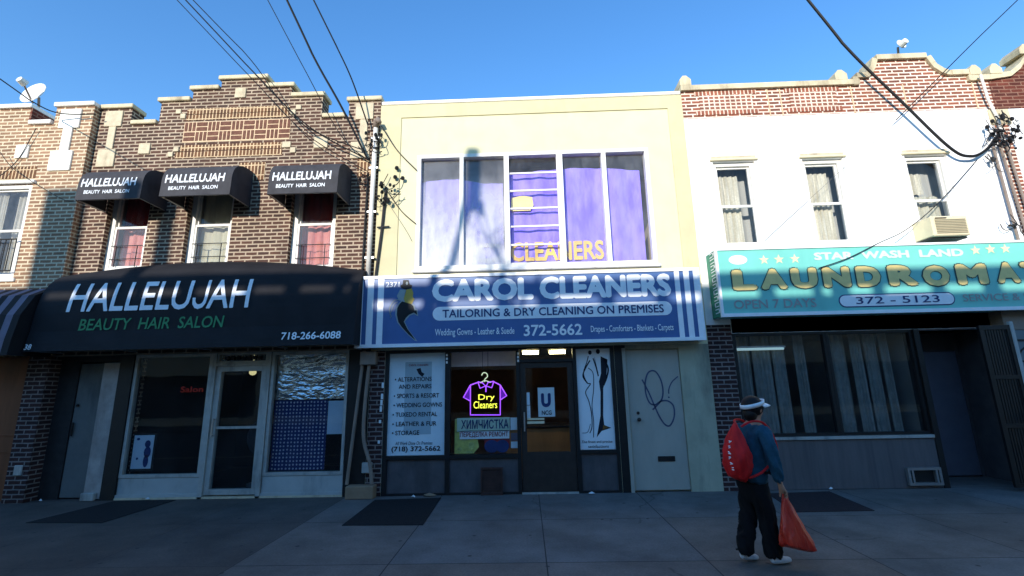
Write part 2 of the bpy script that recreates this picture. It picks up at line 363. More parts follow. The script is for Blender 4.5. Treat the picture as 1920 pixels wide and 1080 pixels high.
def concrete(name):
    m, N, L, b = nt(name)
    tc = N.new('ShaderNodeTexCoord'); sx = N.new('ShaderNodeSeparateXYZ'); L.new(tc.outputs['Object'], sx.inputs[0])
    mp = N.new('ShaderNodeMapping'); mp.inputs['Location'].default_value = (1.38, 1.43, 0); L.new(tc.outputs['Object'], mp.inputs[0])
    br = N.new('ShaderNodeTexBrick'); br.offset = 0; L.new(mp.outputs[0], br.inputs['Vector'])
    br.inputs['Scale'].default_value = 1; br.inputs['Brick Width'].default_value = 1.53; br.inputs['Row Height'].default_value = 1.47
    br.inputs['Mortar Size'].default_value = .007; br.inputs['Mortar Smooth'].default_value = .3; br.inputs['Bias'].default_value = 0
    br.inputs['Color1'].default_value = (*lin((112,110,108)), 1); br.inputs['Color2'].default_value = (*lin((118,106,97)), 1); br.inputs['Mortar'].default_value = (*lin((44,42,42)), 1)
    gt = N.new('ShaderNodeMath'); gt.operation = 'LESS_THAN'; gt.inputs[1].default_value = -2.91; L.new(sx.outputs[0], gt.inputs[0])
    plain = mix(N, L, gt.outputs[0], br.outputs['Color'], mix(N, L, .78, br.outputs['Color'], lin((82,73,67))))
    col = mix(N, L, 1.0, plain, ramp(N, L, noise_fac(N, L, 1.3, 8, rough=.65), .28, .72, (.58,)*3, (1.28,)*3), 'MULTIPLY')
    col = mix(N, L, 1.0, col, ramp(N, L, noise_fac(N, L, 45, 3), .3, .7, (.8,)*3, (1.15,)*3), 'MULTIPLY')
    cn = N.new('ShaderNodeTexNoise'); cn.inputs['Scale'].default_value = 1.1; cn.inputs['Detail'].default_value = 6; L.new(tc.outputs['Object'], cn.inputs['Vector'])
    wv = N.new('ShaderNodeVectorMath'); wv.operation = 'MULTIPLY_ADD'; wv.inputs[1].default_value = (.9,.9,0); L.new(cn.outputs['Color'], wv.inputs[0]); L.new(tc.outputs['Object'], wv.inputs[2])
    vc = N.new('ShaderNodeTexVoronoi'); vc.feature = 'DISTANCE_TO_EDGE'; vc.inputs['Scale'].default_value = .33; L.new(wv.outputs[0], vc.inputs['Vector'])
    col = mix(N, L, mix(N, L, 1.0, ramp(N, L, vc.outputs['Distance'], .0, .004, (.6,)*3, (0,0,0)), ramp(N, L, noise_fac(N, L, .8, 3), .52, .6), 'MULTIPLY'), col, lin((46,43,42)))
    st = noise_fac(N, L, .55, 7, (1,1.6,1), .7)
    col = mix(N, L, ramp(N, L, st, .5, .7, (0,0,0), (.55,)*3), col, lin((70,66,63)))
    vo = N.new('ShaderNodeTexVoronoi'); vo.inputs['Scale'].default_value = 3.2; L.new(tc.outputs['Object'], vo.inputs['Vector'])
    col = mix(N, L, ramp(N, L, vo.outputs['Distance'], .05, .085, (.8,)*3, (0,0,0)), col, lin((44,42,42)))
    L.new(col, b.inputs['Base Color']); b.inputs['Roughness'].default_value = .75; b.inputs['Specular IOR Level'].default_value = .35
    bump(N, L, noise_fac(N, L, 60, 4), b, .2, .004); return m
M['concrete'] = concrete('concrete')

# ------------------------------------------------------------------ lettering
def glyphs(s, shear=0.0, res=3):
    cu = bpy.data.curves.new('t', 'FONT'); cu.body = s; cu.shear = shear; cu.resolution_u = res; cu.size = 1
    o = bpy.data.objects.new('t', cu); COL.objects.link(o)
    dg = bpy.context.evaluated_depsgraph_get(); dg.update()
    me = bpy.data.meshes.new_from_object(o.evaluated_get(dg))
    vs_ = [(v.co.x, v.co.y) for v in me.vertices]; fs = [list(p.vertices) for p in me.polygons]
    bpy.data.objects.remove(o); bpy.data.curves.remove(cu); bpy.data.meshes.remove(me)
    return vs_, fs
def text_mesh(s, bold=0.0, shear=0.0, res=3):
    """flat glyph mesh in font units; bold is made by overlaying shifted copies"""
    if 'J' in s and len(s) > 1 and s.isupper():
        i = s.index('J'); H = glyphs('H')[0]; h = max(q[1] for q in H)
        A = glyphs(s[:i], shear); C = glyphs(s[i+1:], shear); U = glyphs('U', shear)
        bm = bmesh.new(); bv = [bm.verts.new((x, y, 0)) for x, y in U[0]]
        for f in U[1]:
            try: bm.faces.new([bv[k] for k in f])
            except ValueError: pass
        cxu = (min(q[0] for q in U[0])+max(q[0] for q in U[0]))/2
        bmesh.ops.bisect_plane(bm, geom=bm.verts[:]+bm.edges[:]+bm.faces[:], plane_co=(cxu, 0, 0), plane_no=(1, 0, 0))
        left = [f for f in bm.faces if f.calc_center_median().x < cxu]
        g = list({e for f in left for e in f.edges} | {v for f in left for v in f.verts} | set(left))
        bmesh.ops.bisect_plane(bm, geom=g, plane_co=(0, h*.36, 0), plane_no=(0, 1, 0))
        bmesh.ops.delete(bm, geom=[f for f in bm.faces if f.calc_center_median().x < cxu and f.calc_center_median().y > h*.36], context='FACES')
        bm.verts.index_update(); J = ([(v.co.x, v.co.y) for v in bm.verts], [[v.index for v in f.verts] for f in bm.faces]); bm.free()
        vs_, fs = [], []; x = 0
        for k, (v, f) in enumerate((A, J, C)):
            m0 = min(q[0] for q in v); m1 = max(q[0] for q in v); sc = .78 if k == 1 else 1
            b = len(vs_); vs_ += [(x+(q[0]-m0)*sc, q[1]) for q in v]; fs += [[i2+b for i2 in ff] for ff in f]; x += (m1-m0)*sc+(.09 if k == 0 else .03)
    else:
        vs_, fs = glyphs(s, shear, res)
    out = []
    offs = [(0, 0)]+([(bold*math.cos(a*math.pi/4), bold*math.sin(a*math.pi/4)) for a in range(8)] if bold else [])
    V, Fc, lay = [], [], []
    for n_, (dx, dy) in enumerate(offs):
        b = len(V); V += [(q[0]+dx, q[1]+dy) for q in vs_]; Fc += [[i+b for i in f] for f in fs]; lay += [n_]*len(vs_)
    return V, Fc, lay
def lettering(items, mat, parent, name='lettering', surf=None, y=0.0):
    """items: (string, x0, x1, z0, z1, bold, shear); each line is a mesh fitted to its box"""
    for it in items:
        s, x0, x1, z0, z1 = it[:5]; bold = it[5] if len(it) > 5 else .0; shear = it[6] if len(it) > 6 else 0
        v, f, lay = text_mesh(s, bold, shear); mb = MB()
        ax, bx = min(q[0] for q in v), max(q[0] for q in v); az, bz = min(q[1] for q in v), max(q[1] for q in v)
        mb.add([(x0+(q[0]-ax)/(bx-ax)*(x1-x0), y-.00022*l, z0+(q[1]-az)/(bz-az)*(z1-z0)) for q, l in zip(v, lay)], f)
        o = mb.build(name, mat, parent)
        if surf:
            bm = bmesh.new(); bm.from_mesh(o.data)
            zs = [q.co.z for q in bm.verts]; z = min(zs)+.03
            while z < max(zs):
                bmesh.ops.bisect_plane(bm, geom=bm.verts[:]+bm.edges[:]+bm.faces[:], plane_co=(0,0,z), plane_no=(0,0,1)); z += .03
            for q in bm.verts: q.co.y = surf(q.co.x, q.co.z)-.006+q.co.y
            bm.to_mesh(o.data); bm.free()
    return o
def rect(px0, py0, px1, py1, Y, px2=None, px3=None):
    """x0,x1,z0,z1 from a box in the photograph (top-left, bottom-right corners)"""
    a = at(px0, py0, Y); b = at(px1, py1, Y); return a[0], b[0], b[1], a[1]

# ------------------------------------------------------------------ ground
g = MB().box(-60, 60, -4.62, 30, -.6, 0).build('sidewalk', M['concrete']); g['kind'] = 'structure'
g = MB().bbox(-60, 60, -4.80, -4.622, -.6, .002, .02).build('kerb', M['stone']); g['kind'] = 'structure'
g = MB().box(-300, 300, -300, 300, -.9, -.15).build('road', M['asphalt']); g['kind'] = 'structure'
g = MB().box(-60, 60, -34, -14.2, -.6, -.01).build('pavement', M['concrete']); g['kind'] = 'structure'

# ------------------------------------------------------------------ buildings: shared makers
def sash_window(parent, x0, x1, z0, z1, y, frame_mat, split=.5, casing=.07, curtains=(), glassm='glass_light', depth=.12, sash=.035):
    """casing flush with the wall, two sashes, pane and what hangs behind; returns the window part"""
    mb = MB()
    mb.cells([(x0, x1, z0, z1)], [(x0+casing, x1-casing, z0+casing, z1-casing)], y, y+.10)
    a, b, c, d = x0+casing, x1-casing, z0+casing, z1-casing; zm = c+(d-c)*split
    mb.cells([(a+.002, b-.002, zm, d-.002)], [(a+sash, b-sash, zm+sash, d-sash)], y+.045, y+.08)
    mb.cells([(a+.002, b-.002, c+.002, zm+.02)], [(a+sash, b-sash, c+sash, zm-sash*.6)], y+.012, y+.043)
    w = mb.build('window', frame_mat, parent)
    MB().box(a+sash-.004, b-sash+.004, y+.06, y+.064, zm+sash-.004, d-sash+.004).box(a+sash-.004, b-sash+.004, y+.026, y+.03, c+sash-.004, zm-sash*.6+.004).build('pane', M[glassm], w)
    for (name, cx0, cx1, cz0, cz1, cm, dy) in curtains:
        drape(name, cx0, cx1, cz0, cz1, y+.16+dy, cm, w)
    MB().bbox(x0-.05, x1+.05, y-.05, y+.08, z0-.07, z0-.003, .01).build('sill', frame_mat, w)
    return w
def drape(name, x0, x1, z0, z1, y, mat, parent, amp=.02, n=40, wave=None, hang=0.0):
    mb = MB(); rows = 8; wave = wave or random.uniform(18, 30); ph = random.uniform(0, 6)
    vs_ = []; fs = []
    for j in range(rows+1):
        t = j/rows
        for i in range(n+1):
            u = i/n; x = x0+(x1-x0)*u
            zt = z1 - hang*math.sin(math.pi*u)**2*.0 - hang*abs(math.sin(u*math.pi*2.0+.5))*(1 if j == rows else 0)
            z = z0+(zt-z0)*t
            vs_.append((x, y+amp*math.sin(wave*u+ph+.7*t)+amp*.4*math.sin(wave*2.3*u+1.3*t), z))
    for j in range(rows):
        for i in range(n):
            k = j*(n+1)+i; fs.append((k, k+1, k+n+2, k+n+1))
    mb.add(vs_, fs); return mb.build(name, mat, parent, smooth=True)
def room(parent, x0, x1, y0, y1, z0, z1, mat, name='room_interior'):
    mb = MB()
    mb.quad((x0,y1,z0),(x1,y1,z0),(x1,y1,z1),(x0,y1,z1)); mb.quad((x0,y0,z0),(x0,y1,z0),(x0,y1,z1),(x0,y0,z1)); mb.quad((x1,y1,z0),(x1,y0,z0),(x1,y0,z1),(x1,y1,z1))
    mb.quad((x0,y0,z0),(x1,y0,z0),(x1,y1,z0),(x0,y1,z0)); mb.quad((x0,y1,z1),(x1,y1,z1),(x1,y0,z1),(x0,y0,z1))
    return mb.build(name, mat, parent)
def coping(parent, segs, mat, y0=-.05, y1=.30, t=.085):
    for (a, b, z) in segs:
        MB().bbox(a, b, y0, y1, z, z+t, .012).build('coping', mat, parent)
def shell(parent, x0, x1, z, mat, y0=.3, y1=11):
    MB().box(x0, x1, y0, y1, z-.2, z).build('roof', mat, parent)
    MB().box(x0, x0+.2, 1.0, y1, 0, z-.203).box(x1-.2, x1, 1.0, y1, 0, z-.203).box(x0+.203, x1-.203, y1-.2, y1, 0, z-.203).build('back_wall', mat, parent)

# ================================================================== neighbour at the left edge
YN = -.12
nb = thing('brick_building', (-11, 0, 0), 'pale tan brick building at the left edge with a white framed window', 'building')
win_n = (-9.96, -9.02, 3.72, 5.5)
w = MB(); w.cells([(-13.6, -8.115, 2.35, 6.72), (-13.6, -9.36, 6.72, 7.08), (-8.86, -8.115, 6.72, 7.08), (-8.42, -8.075, 0, 2.35)], [win_n], YN, .28)
w.build('wall', M['brick_tan'], nb)
MB().box(-8.424, -8.071, YN-.004, .3, 0, 2.349).build('brick_pier', M['brick_pier'], nb)
coping(nb, [(-13.6, -9.33, 7.082), (-9.327, -8.89, 6.722), (-8.89, -8.10, 7.082)], M['coping_white'], YN-.05, .3)
MB().box(-9.36, -9.327, YN-.01, .29, 6.81, 7.08).build('parapet_return', M['brick_dark'], nb)
for (a, b, c, d) in [(-8.74, -8.34, 6.62, 7.02), (-8.63, -8.45, 6.15, 6.617), (-8.78, -8.36, 5.75, 6.147), (-9.47, -9.22, 6.03, 6.3)]:
    MB().bbox(a, b, YN-.03, YN+.05, c, d, .006).build('stone_block', M['stone_white'], nb)
MB().box(-10.3, -9.0, YN-.006, YN+.05, 5.62, 5.86).build('soldier_course', M['brick_soldier'], nb)
MB().bbox(-10.02, -8.96, YN-.05, YN+.05, 5.51, 5.57, .01).build('window_lintel', M['white_trim'], nb)
sw = sash_window(nb, *win_n, YN+.02, M['white_trim'], .5, .07, [('curtain', -9.9, -9.62, 3.8, 5.4, M['net_grey'], 0), ('curtain', -9.48, -9.08, 3.8, 5.34, M['net_grey'], .02)], 'glass_light')
rl = MB(); rl.tube([(-9.99, YN-.06, 4.42), (-9.03, YN-.06, 4.42)], .012, 6).tube([(-9.99, YN-.06, 3.84), (-9.03, YN-.06, 3.84)], .012, 6)
for i in range(11): rl.tube([(-9.99+i*.096, YN-.06, 3.84), (-9.99+i*.096, YN-.06, 4.42)], .008, 6)
rl.build('window_railing', M['dark_metal'], nb)
MB().box(-11.5, -8.45, .05, .1, 0, 2.34).build('shop_door', M['orange_door'], nb)
for z in (.75, 1.02): MB().box(-11.5, -8.45, .035, .05, z, z+.03).build('door_rail', M['orange_door'], nb)
MB().bbox(-8.30, -8.16, YN-.03, YN-.006, .42, .58, .01).build('meter_cover', M['alu'], nb)
room(nb, -13.4, -8.2, .29, 3, 3.3, 6.4, M['interior_dim'])
shell(nb, -13.6, -8.14, 6.6, M['stone'])

# ================================================================== salon building
YS = 0.0
sb = thing('brick_building', (-5.37, 0, 0), 'dark brown brick building with stepped parapet behind the hair salon awnings', 'building')
WS = [(-7.62, -6.83, 3.82, 5.6), (-6.11, -5.27, 3.82, 5.6), (-4.19, -3.36, 3.74, 5.6)]
w = MB()
w.cells([(-8.11, -2.62, 2.33, 6.72), (-8.11, -7.48, 6.72, 7.08), (-3.24, -2.62, 6.72, 7.05), (-6.92, -3.76, 6.72, 7.19), (-6.32, -4.38, 7.19, 7.42), (-5.78, -4.9, 7.42, 7.62),
         (-6.93, -6.70, 0, 2.33), (-2.97, -2.62, 0, 2.33)], WS, YS, .28)
w.build('wall', M['brick_brown'], sb)
MB().box(-6.933, -6.697, YS-.004, .2, 0, 2.329).build('storefront_pier', M['black_metal'], sb)
MB().box(-2.973, -2.617, YS-.004, .2, 0, 2.329).build('storefront_pier', M['black_metal'], sb)
coping(sb, [(-8.09, -7.45, 7.082), (-7.447, -6.945, 6.722), (-6.98, -6.345, 7.192), (-6.38, -5.805, 7.422), (-5.83, -4.85, 7.622), (-4.88, -4.32, 7.422), (-4.37, -3.71, 7.192), (-3.735, -3.285, 6.722), (-3.28, -2.60, 7.052)], M['coping'])
for (a, b, c, d) in [(-7.98, -7.64, 6.70, 7.03), (-7.87, -7.73, 6.22, 6.697), (-8.0, -7.66, 5.86, 6.217), (-7.22, -7.0, 6.1, 6.32), (-5.48, -5.27, 7.22, 7.43), (-3.86, -3.60, 6.1, 6.33),
                     (-3.10, -2.76, 6.66, 7.0), (-3.0, -2.86, 6.2, 6.657), (-3.16, -2.80, 5.86, 6.197),
                     (-6.60, -6.50, 6.92, 7.02), (-6.50, -6.40, 6.815, 6.917), (-4.36, -4.26, 6.815, 6.917), (-4.26, -4.16, 6.92, 7.02),
                     (-6.64, -6.54, 6.02, 6.12), (-6.54, -6.44, 6.125, 6.225), (-4.46, -4.30, 6.13, 6.25), (-4.30, -4.20, 6.02, 6.127)]:
    MB().bbox(a, b, YS-.025, YS+.05, c, d, .006).build('stone_block', M['stone'], sb)
for (a, b, c, d) in [(-6.38, -4.38, 6.905, 7.02), (-6.38, -4.40, 6.775, 6.89), (-6.42, -4.48, 6.13, 6.25), (-6.5, -4.46, 5.99, 6.11), (-5.24, -4.75, 5.5, 5.85), (-3.02, -2.7, 5.5, 5.84)]:
    MB().box(a, b, YS-.008, YS+.05, c, d).build('soldier_course', M['brick_soldier'], sb)
pb = MB(); pb.box(-6.40, -4.34, YS-.006, YS+.05, 6.31, 6.735, 1)
mw = .2289
for r_ in range(2):
    z0 = 6.325+r_*.205
    for c_ in range(9):
        x0 = -6.395+c_*mw
        if (r_+c_) % 2:
            for k in range(3): pb.box(x0+.011+k*mw/3, x0+(k+1)*mw/3-.011, YS-.012, YS+.02, z0+.012, z0+.193)
        else:
            for k in range(2): pb.box(x0+.012, x0+mw-.012, YS-.012, YS+.02, z0+.012+k*.1, z0+.091+k*.1)
pb.build('basketweave_panel', [M['terracotta'], M['mortar']], sb)
cur = [[('curtain', -7.54, -6.92, 4.7, 5.55, M['red_cloth'], .02), ('curtain', -7.54, -6.92, 3.9, 4.72, M['pink_cloth'], .05)],
       [('curtain', -6.03, -5.35, 3.85, 5.55, M['blind'], .02)],
       [('curtain', -4.11, -3.44, 4.72, 5.55, M['red_cloth'], .02), ('curtain', -4.11, -3.44, 3.8, 4.74, M['pink_cloth'], .05)]]
for q, c in zip(WS, cur):
    sw = sash_window(sb, *q, YS+.10, M['white_trim'], .48, .09, c, 'glass_light')
    rl = MB(); a, b = q[0]+.2, q[1]-.2
    rl.tube([(a, .08, q[2]+.1), (a, .08, q[2]+.5)], .008, 6).tube([(b, .08, q[2]+.1), (b, .08, q[2]+.5)], .008, 6).tube([(q[0]+.1, .08, q[2]+.5), (q[1]-.1, .08, q[2]+.5)], .008, 6).tube([(q[0]+.1, .08, q[2]+.25), (q[1]-.1, .08, q[2]+.25)], .008, 6)
    rl.build('window_guard', M['dark_metal'], sw)
# storefront: two show windows either side of an aluminium door
def framed(parent, name, x0, x1, z0, z1, y, t, fm, gm, hasbar=None, depth=.08):
    mb = MB(); mb.cells([(x0, x1, z0, z1)], [(x0+t, x1-t, z0+t, z1-t)], y, y+depth)
    if hasbar: mb.box(x0+t+.001, x1-t-.001, y+.012, y+depth-.012, hasbar-.02, hasbar+.02)
    o = mb.build(name, fm, parent)
    MB().box(x0+t-.005, x1-t+.005, y+depth*.45, y+depth*.45+.006, z0+t-.005, z1-t+.005).build('pane', gm, o)
    return o
framed(sb, 'shop_window', -6.69, -5.34, .33, 2.325, .02, .05, M['alu'], M['glass_dark'])
framed(sb, 'shop_window', -4.31, -2.99, .33, 2.325, .02, .05, M['alu'], M['glass_dark'])
for a, b in ((-6.70, -5.335), (-4.315, -2.985)):
    MB().bbox(a, b, .03, .12, .03, .327, .01).box(a, b, .012, .03, .03, .075).build('bulkhead', M['alu_panel'], sb)
MB().box(-5.333, -5.262, 0, .12, 0, 2.325).box(-4.388, -4.318, 0, .12, 0, 2.325).box(-5.263, -4.387, .003, .10, 2.10, 2.15).build('door_frame', M['alu'], sb)
tr = framed(sb, 'transom', -5.258, -4.392, 2.152, 2.323, .02, .03, M['alu'], M['glass_dark'])
for i in range(7): MB().sphere((-5.1+i*.095, .03, 2.235), .036, sy=.25).build('ornament', M['dark_metal'], tr)
dr = framed(sb, 'door', -5.258, -4.392, .05, 2.097, .03, .085, M['alu'], M['glass_dark'], 1.09)
MB().tube([(-5.19, -.02, .95), (-5.19, -.02, 1.25)], .014, 8).tube([(-5.19, -.02, .97), (-5.19, .04, .97)], .01, 6).tube([(-5.19, -.02, 1.23), (-5.19, .04, 1.23)], .01, 6).build('handle', M['steel'], dr)
MB().box(-6.71, -2.975, .0, .14, 0, .028).build('threshold', M['stone'], sb)
# recessed side door
MB().box(-8.068, -7.732, .10, .15, 0, 2.3).build('door_frame', M['dark_metal'], sb)
d2 = MB().bbox(-7.73, -7.232, .12, .17, .02, 2.2, .008).build('side_door', M['dark_door'], sb)
MB().tube([(-7.68, .09, 1.0), (-7.68, .09, 1.22)], .018, 8).build('handle', M['black_metal'], d2); MB().sphere((-7.66, .10, 1.5), .025).build('lock', M['black_metal'], d2)
MB().box(-7.229, -6.94, .02, .06, .02, 2.2).build('door_leaf', M['pale_panel'], sb)
MB().box(-8.069, -6.935, .205, .29, 0, 2.32).box(-8.069, -6.935, .09, .2, 2.225, 2.329).build('door_recess', M['black_metal'], sb)
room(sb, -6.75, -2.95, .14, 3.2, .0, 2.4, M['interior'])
room(sb, -8.0, -2.75, .32, 3, 3.3, 6.5, M['interior_dim'])
shell(sb, -8.11, -2.63, 6.6, M['stone'])
# things shown in the salon windows
from mathutils import noise as mn
fm = MB(); nx_, nz_ = 96, 64; vs_ = []; fs = []
for j in range(nz_+1):
    for i in range(nx_+1):
        x = -4.265+1.23*i/nx_; z = 1.52+.775*j/nz_; q = Vector((x*5, z*11, 0))
        d = abs(mn.noise(q))*.8+abs(mn.noise(q*2.3+Vector((5,1,0))))*.4+mn.noise(q*.5)*.8
        vs_.append((x, .135-.022*d, z))
for j in range(nz_):
    for i in range(nx_):
        k = j*(nx_+1)+i; fs.append((k, k+1, k+nx_+2, k+nx_+1))
o = fm.add(vs_, fs).build('foil_sheet', M['foil']); tag(o, 'crinkled silver foil sheet covering the top of the salon window', 'foil')
o = drape('polka_dot_cloth', -4.27, -3.36, .39, 1.51, .15, M['dotted_cloth'], None, amp=.006); tag(o, 'navy cloth with white dots hanging in the salon window', 'cloth')
MB().box(-3.34, -3.06, .13, .136, .95, 1.49).build('white_board', M['poster_blue']); tag(bpy.data.objects['white_board'], 'plain pale blue board beside the dotted cloth in the salon window', 'board')
t = thing('hair_poster', (-6.45, .1, .4), 'small light blue picture poster standing in the dark salon window', 'poster')
MB().bbox(-6.60, -6.20, .10, .115, .42, 1.02, .006).build('frame', M['black_metal'], t)
MB().box(-6.575, -6.235, .094, .099, .46, .99).build('print', M['poster_blue'], t)
pm = MB()
for (x, z, a, b) in [(-6.33, .85, .05, .06), (-6.32, .72, .06, .09), (-6.33, .58, .045, .1), (-6.5, .93, .03, .02), (-6.48, .62, .02, .02)]: pm.disc(x, z, a, .091, 12, b)
pm.build('figure', M['ink_blue'], t)
q0 = at(338, 736, .5); q1 = at(382, 724, .5); lettering([('Salon', q0[0], q1[0], q0[1], q1[1], .02)], emit('red_led', (120,34,26), .12), None, 'led_sign', y=.5)
tag(bpy.data.objects['led_sign'], 'dim red glowing lettering deep inside the salon window', 'led sign')
q0 = at(474, 698, .3); MB().sphere((q0[0], .3, q0[1]), .06, sz=.9).tube([(q0[0], .3, q0[1]+.03), (q0[0], .3, 2.3)], .005, 6).build('ceiling_lamp', emit('lamp_warm', (220,210,150), .5))
tag(bpy.data.objects['ceiling_lamp'], 'small cream globe lamp behind the salon door glass', 'lamp')
t = thing('draped_chair', (-4.9, 1.0, 0), 'dark salon chair under a grey cape behind the salon door', 'chair')
MB().sphere((-4.85, 1.0, .85), .32, sx=1, sy=.8, sz=1.1, n=14).build('cape', M['grey_cloth'], t, smooth=True)
MB().tube([(-4.85, 1.0, 0), (-4.85, 1.0, .6)], .05, 8).tube([(-4.85, 1, .02), (-4.85, 1, .05)], .25, 14).build('pedestal', M['steel'], t)

# ================================================================== cleaners building
YC = 0.0
cb_ = thing('stucco_building', (.2, 0, 0), 'pale yellow stucco building above the blue cleaners sign', 'building')
WC = (-1.90, 2.33, 3.68, 5.88)
w = MB(); w.cells([(-2.617, 3.035, 2.3, 6.93), (2.54, 3.035, 0, 2.3), (-2.617, -2.36, 0, 2.3), (1.47, 1.66, 0, 2.3)], [WC], YC, .28)
w.build('wall', M['stucco'], cb_)
w = MB(); w.cells([(-2.614, 3.032, 3.3, 6.928)], [(-2.22, 2.76, 3.2, 6.66)], YC-.02, YC+.05); w.build('wall_border', M['stucco_trim'], cb_)
MB().box(2.539, 3.032, YC-.004, YC+.1, 0, 2.29).build('side_pilaster', M['stucco_grey'], cb_)
MB().box(-2.612, -2.362, YC-.004, YC+.1, 0, 2.299).build('brick_pier', M['brick_pier'], cb_)
MB().box(1.473, 1.657, YC-.006, YC+.1, 0, 2.299).build('storefront_post', M['black_metal'], cb_)
MB().box(1.60, 1.655, YC-.02, YC-.008, 0.0, 2.25).build('door_trim', M['grey_door'], cb_)
coping(cb_, [(-2.60, 3.02, 6.933)], M['coping_white'], -.04, .3, .07)
# five-light upper window
mb = MB(); y = .04
lights = [(-1.83, -1.115), (-1.045, -.305), (-.215, .655), (.765, 1.475), (1.555, 2.26)]
mb.cells([(WC[0], WC[1], WC[2], WC[3])], [(a, b, 3.755, 5.815) for a, b in lights], y-.05, y+.08)
bw = mb.build('window', M['white_trim'], cb_)
for i, (a, b) in enumerate(lights):
    gm = M['glass_dusty'] if i == 0 else (M['glass_dusty'] if i == 1 else M['glass_light'])
    if i != 2: MB().box(a-.004, b+.004, y+.05, y+.056, 3.751, 5.819).build('pane', gm, bw)
for k in range(6):
    z0 = 3.775+k*.342
    mb = MB(); mb.box(lights[2][0]+.003, lights[2][1]-.003, y+.0, y+.035, z0-.018, z0+.012)
    mb.build('louver_rail', M['white_trim'], bw)
    a, b = lights[2][0]+.01, lights[2][1]-.01
    MB().add([(a, y+.005, z0+.012), (b, y+.005, z0+.012), (b, y+.06, z0+.318), (a, y+.06, z0+.318)], [(0,1,2,3)]).build('louver_pane', M['glass_light'], bw)
MB().bbox(WC[0]-.04, WC[1]+.04, -.07, .1, WC[2]-.05, WC[2]-.003, .01).build('sill', M['white_trim'], bw)
room(cb_, -2.4, 2.9, .29, 3, 3.3, 6.3, M['interior_dim'])
# purple banner in the window, gold lettering
def banner(x0, x1, ztop, name, mat, label):
    mb = MB(); n = 60; rows = 14; vs_ = []; fs = []
    for j in range(rows+1):
        t_ = j/rows
        for i in range(n+1):
            u = i/n; x = x0+(x1-x0)*u
            z = 3.72+(ztop(u)-3.72)*t_
            vs_.append((x, .20+.012*math.sin(x*9+t_*2)+.008*math.sin(x*21-t_*3), z))
    for j in range(rows):
        for i in range(n):
            k = j*(n+1)+i; fs.append((k, k+1, k+n+2, k+n+1))
    mb.add(vs_, fs); o = mb.build(name, mat, None, smooth=True); tag(o, label, 'banner'); return o
bn = banner(-.28, 2.2, lambda u: 5.52+.10*math.sin(u*3.0), 'window_banner', M['purple_banner'], 'purple banner with gold lettering hung behind the upper right window panes')
b2 = banner(-1.86, -.34, lambda u: 5.42+.06*math.sin(u*5), 'window_banner', M['faded_banner'], 'sun faded lilac banner behind the dusty upper left window panes')
lettering([('CLEANERS', -.22, 1.45, 3.84, 4.2, .03)], M['banner_gold'], bn, y=.172)
lettering([('C', -1.0, -.4, 3.84, 4.2, .03)], M['stone_white'], b2, y=.172)
em = MB().prism([(-.2, 4.80), (.16, 4.80), (.22, 4.9), (.2, 5.06), (.02, 5.10), (-.19, 5.05)], .168, .172).build('emblem', simple('emblem_yellow', (236,216,150), .8, .1, 6), bn)
# storefront
f_ = MB(); f_.cells([(-2.36, 1.47, .0, 2.299)], [(-2.30, -1.35, .6, 2.25), (-1.26, -.165, .6, 2.25), (-.105, .78, .03, 2.05), (-.105, .78, 2.1, 2.27), (.84, 1.41, .64, 2.26), (-2.28, -1.34, .03, .545), (-1.27, -.165, .03, .545), (.85, 1.42, .03, .59)], .0, .10)
f_.build('storefront_frame', M['black_metal'], cb_)
for q in ((-2.285, -1.335, .55), (-1.275, -.16, .55), (.845, 1.425, .595)): MB().box(q[0], q[1], .04, .09, .025, q[2]).build('bulkhead', M['dark_panel'], cb_)
for q in [(-2.304, -1.346, .596, 2.254), (-1.264, -.161, .596, 2.254), (.836, 1.414, .636, 2.264), (-.109, .784, 2.096, 2.274)]:
    MB().box(q[0], q[1], .055, .06, q[2], q[3]).build('shop_pane', M['glass'], cb_)
cd = MB().cells([(-.10, .775, .032, 2.045)], [(-.01, .685, .62, 1.96)], .03, .085).box(-.012, .687, .045, .07, .30, .62).build('door', M['brown_metal'], cb_)
MB().box(-.014, .689, .055, .06, .616, 1.964).build('pane', M['glass'], cd)
MB().tube([(-.045, -.02, .95), (-.045, -.02, 1.25)], .013, 8).tube([(-.045, -.02, .97), (-.045, .04, .97)], .01, 6).tube([(-.045, -.02, 1.23), (-.045, .04, 1.23)], .01, 6).build('handle', M['steel'], cd)
MB().box(.0, .28, .038, .044, 1.06, 1.10).box(.0, .28, .038, .044, 1.12, 1.15).build('push_plate', M['cream_trim'], cd)
MB().box(-.108, .782, -.02, .1, .0, .028).build('threshold', M['alu'], cb_)
for x in (-1.335, -.14): 
    for k in range(3): MB().box(x, x+.03, -.012, -.003, 2.06+k*.06, 2.10+k*.06).build('frame_clip', M['sign_white'], cb_)
room(cb_, -2.34, 1.46, .11, 4.5, .0, 2.45, M['interior_shop'])
MB().box(-1.3, -.12, .35, .38, 2.02, 2.3).build('ceiling_valance', M['white_trim'], cb_)
gd = MB().bbox(1.662, 2.538, .02, .07, .02, 2.22, .01).build('grey_door', M['grey_door'], cb_)
MB().box(1.662, 2.538, .072, .12, 0, 2.3).box(1.662, 2.538, .0, .07, 2.225, 2.298).build('door_frame', M['stucco_grey'], cb_)
MB().sphere((1.80, -.03, 1.10), .032, n=12).tube([(1.80, .02, 1.10), (1.80, -.03, 1.10)], .018, 10).tube([(1.80, .015, 1.2), (1.80, .008, 1.2)], .025, 12).build('knob', M['brown_metal'], gd)
MB().bbox(2.06, 2.33, .008, .0195, .45, .53, .004).build('mail_slot', M['black_metal'], gd)
